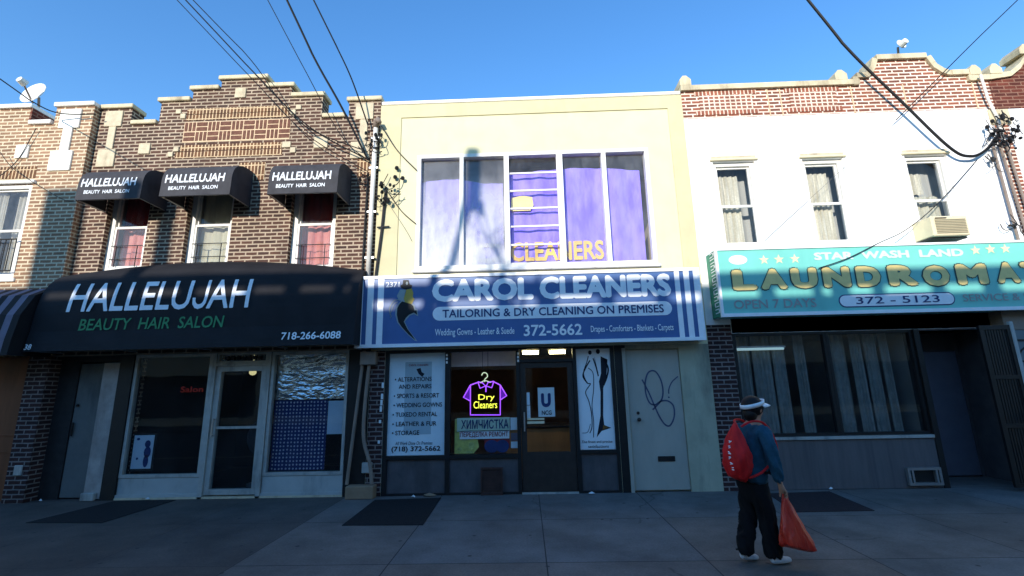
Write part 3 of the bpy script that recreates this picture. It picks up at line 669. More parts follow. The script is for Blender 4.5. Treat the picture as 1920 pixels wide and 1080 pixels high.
gpts = [(1204,712),(1216,735),(1226,758),(1236,780),(1246,795),(1256,798),(1264,782),(1263,762),(1253,752),(1240,752),(1228,759),(1218,755),(1211,738),(1210,715),(1216,698),(1228,696),(1238,710),(1243,730),(1241,748),(1232,760),(1224,768)]
def curve_pts(px, Y, sub=5):
    p = [P(a, b, Y) for a, b in px]; out = []
    for i in range(len(p)-1):
        p0, p1, p2, p3 = p[max(i-1,0)], p[i], p[i+1], p[min(i+2,len(p)-1)]
        for k in range(sub):
            t_ = k/sub
            out.append(.5*((2*p1)+(p2-p0)*t_+(2*p0-5*p1+4*p2-p3)*t_*t_+(3*p1-p0-3*p2+p3)*t_**3))
    out.append(p[-1]); return out
def stroke(mb, px, Y, wd=.012):
    pts = curve_pts(px, Y)
    for i in range(len(pts)-1):
        d = (pts[i+1]-pts[i]); 
        if d.length < 1e-5: continue
        n = Vector((-d.z, 0, d.x)).normalized()*wd; d = d.normalized()*wd*.3
        mb.quad(pts[i]-n-d, pts[i+1]-n+d, pts[i+1]+n+d, pts[i]+n-d)
gm_ = MB(); stroke(gm_, gpts, .0165); stroke(gm_, [(1271,706),(1260,716),(1254,730),(1254,738)], .0155, .009); gm_.disc(*at(1254,745,.015), .014, .015)
gm_.build('graffiti', M['graffiti'], gd)
shell(cb_, -2.61, 3.03, 6.6, M['stone'])
# lights and furniture inside the cleaners
for x in (-.05, .42):
    t = thing('ceiling_light', (x+.13, .5, 2.3), 'bright fluorescent tube inside the cleaners above the door, %s of two' % ('left' if x < 0 else 'right'), 'lamp', 'fluorescent tubes over the cleaners door')
    MB().box(x-.02, x+.30, .38, .50, 2.275, 2.31).build('housing', M['white_trim'], t)
    MB().tube([(x, .44, 2.24), (x+.28, .44, 2.24)], .03, 10).build('tube', emit('tube_glow', (250,236,180), 7), t)
t = thing('shop_counter', (.4, 1.4, 0), 'tan wooden shop counter seen through the cleaners door', 'counter')
MB().bbox(-.4, 1.3, 1.2, 1.7, .0, .9, .01).build('body', simple('counter_wood', (176,128,76), .6, .2, 4, stretch=(1,1,.2)), t)
MB().bbox(-.45, 1.35, 1.15, 1.75, .903, .95, .01).build('top', M['brown_metal'], t)
# posters and signs in the cleaners windows
t = thing('service_poster', (-1.83, .03, .6), 'tall light blue poster listing tailoring services left of the shirt neon', 'poster')
MB().box(-2.298, -1.352, .044, .05, .604, 2.246).build('sheet', M['poster_blue'], t)
MB().box(-2.03, -1.58, .041, .0436, .93, 2.10).build('panel', simple('poster_panel', (166,186,194), .5, .1, 3), t)
rows = [('• ALTERATIONS', -2.20, -1.58, 1.78, 1.84), ('AND REPAIRS', -2.13, -1.58, 1.66, 1.72), ('• SPORTS & RESORT', -2.21, -1.45, 1.51, 1.57), ('• WEDDING GOWNS', -2.21, -1.40, 1.36, 1.42), ('• TUXEDO RENTAL', -2.22, -1.48, 1.21, 1.27), ('• LEATHER & FUR', -2.22, -1.49, 1.06, 1.12), ('• STORAGE', -2.22, -1.77, .92, .98)]
lettering([(s, a, b, c, d+.012, .012) for s, a, b, c, d in rows]+[('All Work Done On Premises', -2.16, -1.55, .765, .82, .0, .3), ('(718) 372-5662', -2.22, -1.42, .645, .745, .02)], M['ink'], t, y=.039)
lettering([('CAROL CLEANERS', -1.97, -1.64, 2.03, 2.065, .01)], M['ink_red'], t, y=.039)
MB().prism([(-1.84, 1.98), (-1.77, 2.0), (-1.75, 1.93), (-1.70, 1.9), (-1.74, 1.85), (-1.80, 1.90)], .038, .0405).build('figure', M['ink'], t)
t = thing('fashion_poster', (1.12, .03, .65), 'narrow white poster with black line drawing of an elegant couple', 'poster')
MB().box(.842, 1.408, .044, .05, .645, 2.255).build('sheet', M['poster_white'], t)
ln = MB()
Yp = .041
for s_, wd in [([(1103,668),(1100,680),(1094,700),(1101,718),(1107,720),(1098,735),(1104,752),(1109,775),(1110,800),(1106,812)], .007), ([(1103,690),(1112,700),(1113,730),(1110,760),(1113,790),(1113,820)], .006), ([(1106,676),(1098,690),(1093,705),(1101,718)], .01),
               ([(1112,672),(1118,690),(1122,705)], .009), ([(1132,672),(1140,690),(1138,706),(1132,722)], .013), ([(1092,812),(1102,810),(1107,795)], .004)]: stroke(ln, s_, Yp, wd)
for (x, y_, a, b) in [(1106,661,.03,.036), (1121,659,.034,.042)]: ln.disc(*at(x, y_, Yp), a, Yp, 12, b)
def pxpoly(mb, px, y0, y1, m=0):
    pts = [at(a, b, y0) for a, b in px]
    ar = sum(pts[i][0]*pts[(i+1)%len(pts)][1]-pts[(i+1)%len(pts)][0]*pts[i][1] for i in range(len(pts)))
    mb.prism(pts if ar > 0 else pts[::-1], y0, y1, m); return mb
pxpoly(ln, [(1126,668),(1139,674),(1137,705),(1131,728),(1131,780),(1133,797),(1146,802),(1128,808),(1119,820),(1126,780),(1126,735),(1123,715),(1127,700)], Yp, Yp+.002)
pxpoly(ln, [(1114,668),(1122,700),(1121,706),(1117,690)], Yp-.001, Yp+.001)
ln.build('drawing', M['ink'], t)
pxpoly(MB(), [(1131,797),(1142,801),(1130,806)], Yp-.003, Yp-.001).build('gown_hem', M['ink_brown'], t)
lettering([('The finest and precise', .87, 1.36, .735, .785, .005), ('satisfactions', .97, 1.30, .67, .715, .005)], M['ink'], t, y=.041)
t = thing('shirt_neon', (-.70, .2, 1.2), 'purple neon shirt on a hanger reading Dry Cleaners', 'neon sign')
Yn = .16
pu = emit('neon_purple', (140,70,230), 1.15); ye = emit('neon_yellow', (222,226,70), 1.1); wh = emit('neon_white', (190,205,170), .55)
ne = MB()
for s_ in [[(882,722),(882,778),(938,778),(938,722)], [(882,722),(869,745),(882,752)], [(938,722),(950,742),(938,750)], [(882,722),(896,717)], [(938,722),(926,716)], [(896,716),(900,728),(910,724),(905,718),(896,716)], [(926,715),(922,727),(912,724),(915,717),(926,715)], [(911,722),(911,735)]]:
    ne.tube([P(a, b, Yn) for a, b in s_], .0085, 8)
ne.build('outline', pu, t)
sl = MB(); pxpoly(sl, [(882,722),(869,745),(882,752)], Yn+.02, Yn+.024); pxpoly(sl, [(938,722),(950,742),(938,750)], Yn+.02, Yn+.024); sl.build('sleeve', emit('neon_panel', (70,20,120), .6), t)
ne = MB().tube(curve_pts([(903,704),(906,699),(912,700),(914,706),(909,711),(909,716)], Yn, 4), .009, 8).tube([P(900,718,Yn), P(909,713,Yn), P(920,717,Yn)], .008, 8); ne.build('hanger', wh, t)
a0 = at(897,753,Yn); a1 = at(924,739,Yn); lettering([('Dry', a0[0], a1[0]+.03, a0[1]-.0, a1[1]+.0, .0)], ye, t, y=Yn)
a0 = at(888,766,Yn); a1 = at(932,754,Yn); lettering([('Cleaners', a0[0], a1[0], a0[1], a1[1]+.02, .0)], ye, t, 'lettering', y=Yn)
MB().tube([P(905,700,Yn), Vector((P(905,700,Yn).x, Yn, 2.4))], .004, 6).tube([P(915,700,Yn), Vector((P(915,700,Yn).x, Yn, 2.4))], .004, 6).build('hanging_wire', M['cable'], t)
t = thing('window_sign', (-.7, .1, .6), 'printed dry cleaning sign in Russian below the neon shirt', 'sign')
r1 = rect(857,784,956,808,.11); MB().box(r1[0], r1[1], .11, .116, r1[2], r1[3]).build('header', simple('sign_mint', (196,214,190), .6, .1, 5), t)
lettering([('ХИМЧИСТКА', r1[0]+.07, r1[1]-.02, r1[2]+.04, r1[3]-.03, .02)], M['sign_navy'], t, y=.105)
r2 = rect(862,808,955,822,.11); MB().box(r2[0], r2[1], .11, .116, r2[2], r2[3]).build('strip', M['poster_white'], t)
lettering([('ПЕРЕДЕЛКА РЕМОНТ', r2[0]+.01, r2[1]-.02, r2[2]+.02, r2[3]-.02, .015)], M['ink_red'], t, y=.105)
r3 = rect(908,822,956,852,.11); MB().box(r3[0], r3[1], .118, .124, r3[2]+.1, r3[3]).build('red_print', M['ink_red'], t)
MB().disc(r3[0]+.12, r3[2]+.13, .12, .113, 16, .1).disc(r3[1]-.12, r3[2]+.13, .11, .112, 16, .1).build('blue_print', M['ink_blue'], t)
t = thing('wall_poster', (-1.05, .12, .6), 'crumpled yellow green poster left under the neon shirt', 'poster')
gp = MB(); pxpoly(gp, [(853,786),(866,784),(872,808),(895,822),(898,838),(888,850),(852,851)], .135, .14); gp.build('sheet', M['poster_green'], t)
gp = MB(); 
for (x, y_, a, b) in [(870,822,.06,.05), (884,836,.05,.06), (862,842,.04,.03), (880,848,.06,.02)]: gp.disc(*at(x, y_, .13), a, .13, 12, b)
gp.build('print', simple('poster_ink', (196,196,120), .6, .4, 14), t)
t = thing('small_signs', (-.25, .1, .6), 'small stack of pale printed cards at the right of the cleaners window', 'card')
t.name = 'display_card'
for k, (a, b, c, d) in enumerate([(957,783,970,806), (958,812,971,826), (958,828,972,840)]):
    r1 = rect(a, b, c, d, .11); MB().box(r1[0], r1[1], .11, .115, r1[2], r1[3]).build('card', M[['poster_white', 'stripe_grey', 'poster_blue'][k]], t)
t = thing('door_notice', (.32, .03, 1.2), 'white notice with a dark blue letter on the cleaners door glass', 'notice')
r1 = rect(1008,727,1041,781,.05); MB().box(r1[0], r1[1], .046, .05, r1[2], r1[3]).build('sheet', simple('notice_white', (206,216,216), .6, .05, 4), t)
cx = (r1[0]+r1[1])/2; lettering([('U', cx-.085, cx+.075, r1[2]+.15, r1[3]-.09, .06)], M['sign_navy'], t, y=.042); lettering([('NCG', cx-.08, cx+.08, r1[2]+.03, r1[2]+.10, .02)], M['ink'], t, y=.042)
t = thing('door_sticker', (-.02, .02, 1.2), 'narrow strip of stickers beside the cleaners door handle', 'sticker')
MB().box(.0, .05, .05, .053, 1.36, 1.56).build('blue_sticker', M['poster_blue'], t); MB().box(-.0, .055, .05, .053, 1.12, 1.35).build('white_sticker', M['paper'], t)

# ================================================================== laundromat building
lb = thing('painted_building', (5.8, 0, 0), 'white painted brick building with curved red brick parapet over the laundromat', 'building')
WL = [(3.47, 4.22, 3.94, 5.56), (5.06, 5.78, 3.94, 5.56), (6.86, 7.60, 3.94, 5.56)]
w = MB(); w.cells([(3.04, 8.52, 2.45, 6.43), (3.04, 3.42, 0, 2.45)], WL, 0, .28); w.build('wall', M['white_paint'], lb)
MB().box(3.038, 3.44, -.006, .1, 0, 2.6).build('brick_pier', M['brick_pier'], lb)
def arc(c, r, a0, a1, n=8): return [(c[0]+r*math.cos(math.radians(a0+(a1-a0)*i/n)), c[1]+r*math.sin(math.radians(a0+(a1-a0)*i/n))) for i in range(n+1)]
top = [(8.66, 6.432), (8.66, 7.0), (8.30, 7.0), (8.30, 7.12), (8.02, 7.12), (7.93, 7.13), (7.82, 7.18), (7.72, 7.27), (7.66, 7.38), (7.61, 7.50), (6.72, 7.50), (6.66, 7.34), (6.58, 7.22), (6.5, 7.14), (6.30, 7.14), (6.30, 7.0), (3.04, 7.0), (3.04, 6.432)]
MB().prism(top[::-1][:1]+top[:-1][::1] if False else [top[-1]]+top[:-1], 0.003, .28).build('parapet', M['brick_red'], lb)
cp = MB(); ct = .1
prof = top[1:-1]
for i in range(len(prof)-1):
    a = Vector((prof[i][0], 0, prof[i][1])); b = Vector((prof[i+1][0], 0, prof[i+1][1]))
    d = (b-a).normalized(); n = Vector((d.z, 0, -d.x)); 
    if n.z < -.01 or (abs(n.z) < .01 and False): n = -n
    e = d*.012
    pts = [a-e, b+e, b+e+n*ct, a-e+n*ct]
    poly = [(q.x, q.z) for q in pts]
    ar = sum(poly[k][0]*poly[(k+1)%4][1]-poly[(k+1)%4][0]*poly[k][1] for k in range(4))
    off = .004*(i % 3)
    cp.prism(poly if ar > 0 else poly[::-1], -.05-off, .3+off)
cp.build('coping', M['coping'], lb)
for (a, b) in [(3.02, 3.23), (5.88, 6.10), (8.32, 8.52)]:
    MB().prism([(a, 7.102), (b, 7.102), (b, 7.22), (a+(b-a)*.62, 7.3), (a+(b-a)*.3, 7.3), (a, 7.22)], -.06, .31).build('coping_block', M['coping'], lb)
for (a, b) in [(3.36, 4.34), (5.02, 5.86)]:
    MB().box(a, b, -.012, .1, 6.60, 6.90).build('checker_panel', M['brick_check'], lb)
    MB().box(a-.08, b+.08, -.01, .1, 6.902, 6.985).box(a-.08, b+.08, -.01, .1, 6.50, 6.598).build('soldier_course', M['brick_soldier_red'], lb)
for x in (4.62, 4.85, 6.15, 7.1, 8.35): MB().box(x, x+.018, -.006, .1, 6.44, 6.99).build('parapet_joint', M['mortar'], lb)
CL = [[('curtain', 3.6, 3.98, 4.05, 5.36, M['net'], 0)], [('curtain', 5.18, 5.58, 4.05, 5.36, M['net'], 0)], [('curtain', 6.95, 7.3, 4.9, 5.3, M['net'], .02), ('curtain', 6.95, 7.5, 4.4, 4.85, M['net_grey'], .0)]]
for q, c in zip(WL, CL):
    c = c+[('curtain', q[0]-.2, q[1]+.3, q[2]-.1, q[3]+.3, M['blind_back'], .20)]
    sash_window(lb, *q, .06, M['white_trim'], .48, .07, c, 'glass')
    MB().bbox(q[0]-.05, q[1]+.05, -.045, .05, 5.565, 5.605, .006).build('lintel', M['cream_trim'], lb)
    MB().bbox(q[0]-.02, q[1]+.02, -.02, .05, 5.61, 5.66, .006).build('lintel_cap', M['stone'], lb)
room(lb, 3.2, 8.4, .29, 3, 3.3, 6.2, M['interior_dim'])
shell(lb, 3.045, 8.52, 6.6, M['stone'])
# shop front
MB().bbox(3.445, 6.40, .0, .2, .0, .74, .008).build('bulkhead', M['grey_bulkhead'], lb)
MB().box(3.46, 6.38, -.03, .1, .745, .79).build('window_sill', M['alu'], lb)
for (a, b) in [(3.46, 4.98), (4.985, 6.38)]: framed(lb, 'shop_window', a, b, .793, 2.45, .02, .045, M['black_metal'], M['glass_dark'])
MB().box(3.45, 8.5, .0, .2, 2.455, 2.7).build('fascia', M['black_metal'], lb)
MB().box(6.385, 6.47, -.02, .9, 0, 2.45).build('doorway_post', M['black_metal'], lb)
ld = MB().bbox(6.95, 7.72, .80, .85, .02, 2.12, .008).build('laundry_door', simple('lilac_grey', (104,104,116), .6, .1, 3, dirt=(84,84,94)), lb)
MB().box(6.475, 6.945, .8, .86, 0, 2.45).box(7.725, 7.9, .8, .86, 0, 2.45).box(6.95, 7.72, .8, .86, 2.125, 2.45).build('doorway_wall', M['dark_panel'], lb)
MB().box(7.78, 7.86, -.1, .8, 0, 2.45).build('doorway_side', M['dark_panel'], lb)
gt = MB(); gx0, gx1 = 7.13, 7.60
gt.cells([(gx0, gx1, .06, 2.45)], [(gx0+.05, gx1-.05, .12, .9), (gx0+.05, gx1-.05, .96, 1.62), (gx0+.05, gx1-.05, 1.68, 2.38)], -.35, -.31)
for i in range(9):
    x = gx0+.06+i*.042; gt.box(x, x+.03, -.335, -.32, .12, 2.38)
sg = gt.build('security_gate', M['black_metal'], lb); 
MB().bbox(7.60, 7.66, -.36, -.3, 0, 2.5, .008).build('gate_post', M['alu_panel'], lb)
MB().bbox(7.55, 7.62, -.40, -.362, 1.0, 1.12, .008).build('lock_box', M['black_metal'], lb)
room(lb, 3.46, 6.38, .21, 4, .0, 2.5, simple('laundry_wall', (120,122,118), .9, .2, 1.5), 'shop_interior')
# washing machines glimpsed, curtains of plastic strips
for i, (a, b, m_) in enumerate([(3.56, 3.85, 'net_grey'), (3.9, 4.2, 'net_grey'), (4.24, 4.45, 'net'), (5.1, 5.45, 'net_grey'), (5.55, 5.75, 'net_grey'), (5.8, 6.0, 'net'), (6.05, 6.2, 'net'), (4.6, 4.78, 'net')]):
    drape('vertical_blind', a, b, .8, 2.44, .34, simple('blind_dim', (150,150,140), .9, .2, 8) if i == 0 else bpy.data.materials['blind_dim'], lb, amp=.015)
t = thing('ceiling_light', (3.9, .26, 2.2), 'fluorescent light at the top of the laundromat window in front of the blinds', 'lamp')
MB().box(3.52, 4.42, .23, .29, 2.222, 2.25).build('housing', M['white_trim'], t); MB().tube([(3.55, .26, 2.2), (4.4, .26, 2.2)], .02, 8).build('tube', emit('tube_cool', (170,205,210), .35), t)

# ================================================================== building at the right edge
rb = thing('brick_building', (11, 0, 0), 'dark red brick building at the right edge past the laundromat', 'building')
w = MB(); w.cells([(8.53, 14, 2.5, 6.41)], [(9.4, 10.3, 3.9, 5.5)], 0, .28); w.build('wall', M['white_paint'], rb)
MB().box(8.56, 8.80, -.01, .1, 2.8, 6.1).build('brick_strip', M['brick_red'], rb)
MB().bbox(8.50, 8.86, -.03, .1, 6.1, 6.40, .01).build('stone_block', M['coping'], rb)
MB().prism([(8.663, 6.42), (14, 6.42), (14, 7.45), (9.45, 7.45), (9.25, 7.2), (9.05, 7.05), (8.663, 7.0)], .002, .28).build('parapet', M['brick_dark'], rb)
cp = MB(); pr_ = [(8.67, 7.0), (9.05, 7.05), (9.25, 7.2), (9.45, 7.45), (14, 7.45)]
for i in range(4):
    a, b = pr_[i], pr_[i+1]; cp.prism([a, b, (b[0], b[1]+.1), (a[0], a[1]+.1)], -.05-.003*(i%2), .3)
cp.build('coping', M['coping'], rb)
for (a, b) in [(8.68, 8.9), (9.3, 9.6)]:
    z = 7.11 if a < 9 else 7.5
    MB().prism([(a, z), (b, z), (b, z+.1), (a+(b-a)*.6, z+.2), (a+(b-a)*.3, z+.2), (a, z+.1)], -.06, .31).build('coping_block', M['coping'], rb)
framed(rb, 'window', 9.4, 10.3, 3.9, 5.5, .06, .07, M['white_trim'], M['glass_light'])
room(rb, 8.7, 13.8, .29, 3, 3.3, 6.2, M['interior_dim']); shell(rb, 8.54, 14, 6.6, M['stone'])
rd = MB().bbox(7.68, 8.9, -.2, -.12, .03, 2.38, .008).build('shop_door', simple('blue_grey', (112,124,128), .6, .1, 3), rb)
fl = MB(); fl.tube([(8.0+.22*math.cos(math.pi*i/12), -.205, 1.92+.2*math.sin(math.pi*i/12)) for i in range(13)], .012, 6).box(7.72, 8.8, -.208, -.2, 1.87, 1.90).box(7.7, 8.85, -.212, -.2, 2.2, 2.23)
fl.build('fanlight', M['dark_metal'], rd)
MB().box(7.66, 14, -.21, .2, 2.385, 2.75).build('roller_box', M['pipe_grey'], rb)
MB().box(8.905, 14, -.12, .2, 0, 2.38).build('shop_wall', M['dark_panel'], rb)
MB().box(7.80, 7.90, -.206, -.2, 1.35, 1.6).build('notice', M['alu_panel'], rd)

# ================================================================== awnings
def awning_small(x0, x1, z0, z1, x2):
    pass
def small_awning(bl, br_, tl, tr_, d, label, flip):
    a = at(*bl, -d); b = at(*br_, -d); c = at(*tl, -d); e = at(*tr_, -d)
    x0, x1 = (a[0]+c[0])/2, (b[0]+e[0])/2; z0, z1 = (a[1]+b[1])/2, (c[1]+e[1])/2
    t = thing('window_awning', ((x0+x1)/2, 0, z0), label, 'awning', 'black awnings over the salon windows')
    prof = [(-d, z0), (-d+.01, z0+.16)]
    prof += [(-d+.02+.02*i, z1-.42+i*.1) for i in range(0)]
    n = 12
    zc = z0+.16
    for i in range(1, n+1):
        th = math.pi/2*i/n
        prof.append((-(d-.01)*math.cos(th)**.75 if i < n else -.002, zc+(z1+.05-zc)*math.sin(th)**.62))
    mb = MB(); vs_ = []
    for (y, z) in prof: vs_ += [(x0, y, z), (x1, y, z)]
    fs = [(2*i, 2*i+1, 2*i+3, 2*i+2) for i in range(len(prof)-1)]
    mb.add(vs_, fs)
    for x, s_ in ((x0, 1), (x1, -1)):
        loop = [(x, y, z) for y, z in prof]+[(x, -.002, z0)]
        mb.add(loop, [list(range(len(loop)))[::s_]])
    mb.build('cover', M['grey_cloth'], t)
    fr = MB()
    for x in (x0+.02, x1-.02): fr.tube([(x, -d+.03, z0+.01), (x, -.02, z0+.01)], .012, 6)
    fr.tube([(x0+.02, -d+.03, z0+.01), (x1-.02, -d+.03, z0+.01)], .012, 6); fr.build('frame', M['alu'], t)
    def surf(x, z):
        for i in range(len(prof)-1):
            if prof[i][1] <= z <= prof[i+1][1]:
                q = (z-prof[i][1])/max(1e-6, prof[i+1][1]-prof[i][1]); return prof[i][0]+(prof[i+1][0]-prof[i][0])*q
        return -d
    W = x1-x0; H = z1-z0
    lettering([('HALLELUJAH', x0+.055*W, x0+.90*W, z0+.38*H, z0+.64*H, .022), ('BEAUTY  HAIR  SALON', x0+.12*W, x0+.82*W, z0+.17*H, z0+.28*H, .02)], M['white_vinyl'], t, surf=surf)
small_awning((143,372), (265,374), (148,314), (268,306), .6, 'black salon awning over the first window from the left, beside the tan brick', 0)
small_awning((297,366), (427,366), (308,303), (440,300), .6, 'black salon awning over the middle window, close to its left neighbour', 0)
small_awning((500,364), (632,360), (507,298), (635,296), .6, 'black salon awning standing apart nearest to the white conduit', 0)

# large rounded awning over the salon
BX0, BX1, BZ0 = -8.02, -2.70, 2.36
def big_top(x):
    u = (x-BX0)/(BX1-BX0); return 3.66+.26*math.sin(math.pi*min(1, max(0, u*.93+.06)))**.8
def big_prof(x, th):            # th 0 at the bottom front .. 1 at the wall
    zt = big_top(x); n_ = th
    if n_ < .3: return (-.62+.06*n_/.3, BZ0+.35*n_/.3)
    a = (n_-.3)/.7*math.pi/2
    return (-.56*math.cos(a)**.8 if n_ < 1 else -.002, BZ0+.35+(zt-BZ0-.35)*math.sin(a)**.85)
t = thing('shop_awning', (-5.4, -.3, 2.4), 'large rounded black awning reading HALLELUJAH over the salon shopfront', 'awning')
mb = MB(); vs_ = []; fs = []; nu, nv = 40, 18
for i in range(nu+1):
    x = BX0+(BX1-BX0)*i/nu
    for j in range(nv+1):
        y, z = big_prof(x, j/nv); vs_.append((x, y+.004*math.sin(x*7+j), z))
for i in range(nu):
    for j in range(nv):
        k = i*(nv+1)+j; fs.append((k, k+nv+1, k+nv+2, k+1))
mb.add(vs_, fs)
for i, s_ in ((0, 1), (nu, -1)):
    x = BX0 if i == 0 else BX1
    loop = [vs_[i*(nv+1)+j] for j in range(nv+1)]+[(x, -.002, BZ0)]
    mb.add(loop, [list(range(len(loop)))[::s_]])
mb.build('cover', M['black_cloth'], t, smooth=False)
fr = MB(); fr.tube([(BX0+.03, -.58, BZ0+.02), (BX1-.03, -.58, BZ0+.02)], .015, 6)
for i in range(5): fr.tube([(BX0+.05+i*(BX1-BX0-.1)/4, -.58, BZ0+.02), (BX0+.05+i*(BX1-BX0-.1)/4, -.01, BZ0+.02)], .012, 6)
fr.build('frame', M['alu'], t)
def bsurf(x, z):
    lo, hi = 0, 1
    for _ in range(30):
        m_ = (lo+hi)/2
        if big_prof(x, m_)[1] < z: lo = m_
        else: hi = m_
    return big_prof(x, lo)[0]-.002
def bt(px, py):
    y = -.5
    for _ in range(6):
        x, z = at(px, py, y); y = bsurf(x, min(z, 3.6))
    return x, z
a = bt(133,585); b = bt(465,578); c = bt(145,531); d = bt(465,525)
lettering([('HALLELUJAH', (a[0]+c[0])/2-.03, b[0], (a[1]+b[1])/2, (c[1]+d[1])/2, .012)], M['white_vinyl'], t, surf=bsurf)
a = bt(146,621); b = bt(419,613); c = bt(149,598); d = bt(419,592)
lettering([('BEAUTY  HAIR  SALON', a[0], b[0], (a[1]+b[1])/2, (c[1]+d[1])/2, .012, .12)], M['green_vinyl'], t, surf=bsurf)
a = bt(527,634); b = bt(638,638); c = bt(527,620); d = bt(638,624)
lettering([('718-266-6088', a[0], b[0], (a[1]+b[1])/2, (c[1]+d[1])/2, .018)], M['white_vinyl'], t, surf=bsurf)
a = bt(36,648); lettering([('38', BX0+.02, BX0+.13, BZ0+.03, BZ0+.12, .01)], M['white_vinyl'], t, surf=bsurf)
# striped awning at the left edge
t = thing('shop_awning', (-9.5, -.4, 2.4), 'black and grey striped awning at the left edge', 'awning')
sx1 = -8.06; mb = MB(); n = 16; sw_ = .115
for i in range(26):
    x1_ = sx1-i*sw_; x0_ = x1_-sw_
    pr2 = [(-.80, 2.30), (-.78, 2.55), (-.72, 2.95), (-.55, 3.3), (-.3, 3.46), (YN-.002, 3.5)]
    for k in range(len(pr2)-1):
        mb.quad((x0_, *pr2[k]), (x1_, *pr2[k]), (x1_, *pr2[k+1]), (x0_, *pr2[k+1]), 1 if i % 2 else 0)
lp = [(sx1, y, z) for y, z in pr2]+[(sx1, YN-.002, 2.3)]; mb.add(lp, [list(range(len(lp)))[::-1]], 0)
mb.build('cover', [M['black_cloth'], M['stripe_grey']], t)
MB().tube([(-11, -.78, 2.31), (sx1-.02, -.78, 2.31)], .014, 6).build('frame', M['alu'], t)

# ================================================================== cleaners sign
t = thing('shop_sign', (.05, -.15, 2.3), 'long blue box sign reading CAROL CLEANERS above the cleaners shop', 'sign')
SX0, SX1, SZ0, SZ1, SY = -2.79, 2.90, 2.325, 3.525, -.30
MB().box(SX0+.03, SX1-.03, SY+.012, -.025, SZ0+.03, SZ1-.02).build('panel', M['sign_blue'], t)
MB().cells([(SX0, SX1, SZ0, SZ1)], [(SX0+.035, SX1-.035, SZ0+.055, SZ1-.05)], SY-.01, SY+.05).box(SX0, SX0+.028, SY+.052, -.02, SZ0, SZ1).box(SX1-.028, SX1, SY+.052, -.02, SZ0, SZ1).build('frame', M['sign_white'], t)
for a, b in [(-2.755, -2.69), (-2.615, -2.51), (-2.44, -2.34), (2.49, 2.57), (2.64, 2.73), (2.80, 2.865)]: MB().box(a, b, SY+.004, SY+.014, SZ0+.056, SZ1-.051).build('stripe', M['sign_white'], t)
TY = SY+.007
lettering([('CAROL', -1.53, .16, 3.055, 3.44, .055), ('CLEANERS', .26, 2.42, 3.055, 3.44, .055)], M['sign_white'], t, y=TY)
pl = MB(); cz, rr = 2.86, .115; pl.prism(arc((2.29, cz), rr, -90, 90, 10)+arc((-1.40, cz), rr, 90, 270, 10), TY, TY+.004); pl.build('pill', M['sign_white'], t)
lettering([('TAILORING & DRY CLEANING ON PREMISES', -1.35, 2.27, 2.79, 2.925, .012)], M['sign_navy'], t, y=TY-.004)
lettering([('Wedding Gowns - Leather & Suede', -1.47, -.17, 2.465, 2.61, .012), ('372-5662', -.02, .93, 2.455, 2.64, .022), ('Drapes - Comforters - Blankets - Carpets', 1.07, 2.40, 2.465, 2.60, .01)], M['sign_white'], t, y=TY)
lettering([('2371', -2.31, -2.08, 3.33, 3.42, .02)], M['sign_white'], t, y=TY)
def sp(px, py): return at(px, py, SY)
lg = MB()
pxpoly(lg, [(754,563),(772,568),(777,572),(779,580),(783,580),(784,593),(776,589),(768,592),(763,598),(759,603),(766,618),(775,630),(783,640),(778,639),(765,628),(753,615),(745,605),(741,590),(742,578),(747,569)], TY, TY+.003); lg.build('logo_outline', M['logo_grey'], t)
lg = MB(); pxpoly(lg, [(754,565),(771,570),(775,574),(777,582),(781,582),(782,590),(776,586),(767,590),(761,596),(757,603),(764,617),(773,629),(779,638),(766,627),(754,614),(747,604),(744,590),(745,578),(749,570)], TY-.003, TY-.0005)
pxpoly(lg, [(751,535),(755,533),(756,525),(766,525),(768,533),(773,535),(771,541),(761,543),(752,540)], TY-.003, TY-.0005); lg.build('logo_figure', M['logo_black'], t)
lg = MB(); pxpoly(lg, [(762,543),(772,541),(775,549),(774,556),(777,561),(772,570),(760,568),(757,560)], TY-.002, TY+.001); lg.build('logo_face', M['logo_gold'], t)
lg = MB(); pxpoly(lg, [(750,543),(761,543),(757,560),(758,566),(748,563),(744,555)], TY-.002, TY+.001); stroke(lg, [(749,562),(740,563),(733,572),(730,582),(733,592),(732,596)], TY, .008); stroke(lg, [(746,566),(739,570),(735,580),(731,590)], TY, .006)
lg.disc(*at(763,531,TY-.004), .02, TY-.004, 8, .03); lg.build('logo_hair', M['logo_grey'], t)

# ================================================================== laundromat sign
t = thing('shop_sign', (5.8, -.2, 2.7), 'long turquoise box sign reading LAUNDROMAT above the laundry', 'sign')
LX0, LX1, LZ0, LZ1, LY = 3.15, 8.50, 2.675, 3.81, -.40
MB().box(LX0+.02, LX1-.02, LY+.012, -.012, LZ0+.02, LZ1-.02).build('panel', M['sign_teal'], t)
MB().cells([(LX0, LX1, LZ0, LZ1)], [(LX0+.035, LX1-.035, LZ0+.055, LZ1-.035)], LY-.01, LY+.05).build('frame', M['sign_white'], t)
MB().box(LX0+.004, LX0+.019, LY+.055, -.02, LZ0+.02, LZ1-.02).build('side_panel', M['sign_side'], t)
sm = MB(); random.seed(3)
for k in range(10):
    z = LZ0+.08+k*.105
    for (a, b, c, d) in [(0, .16, 0, .015), (0, .16, .06, .075), (random.choice((0, .13)), random.choice((.03, .16)), 0, .075)]:
        if b > a: sm.box(LX0+.0005, LX0+.0035, -.33+a, -.33+b, z+c, z+d)
sm.build('side_mark', M['sign_white'], t)
TY = LY+.007
word = 'LAUNDROMAT'; pxs = [(1370,1421),(1423,1478),(1481,1536),(1541,1598),(1604,1655),(1664,1724),(1729,1785),(1793,1857),(1868,1917),(1916,1972)]
big = []; bigo = []
random.seed(5)
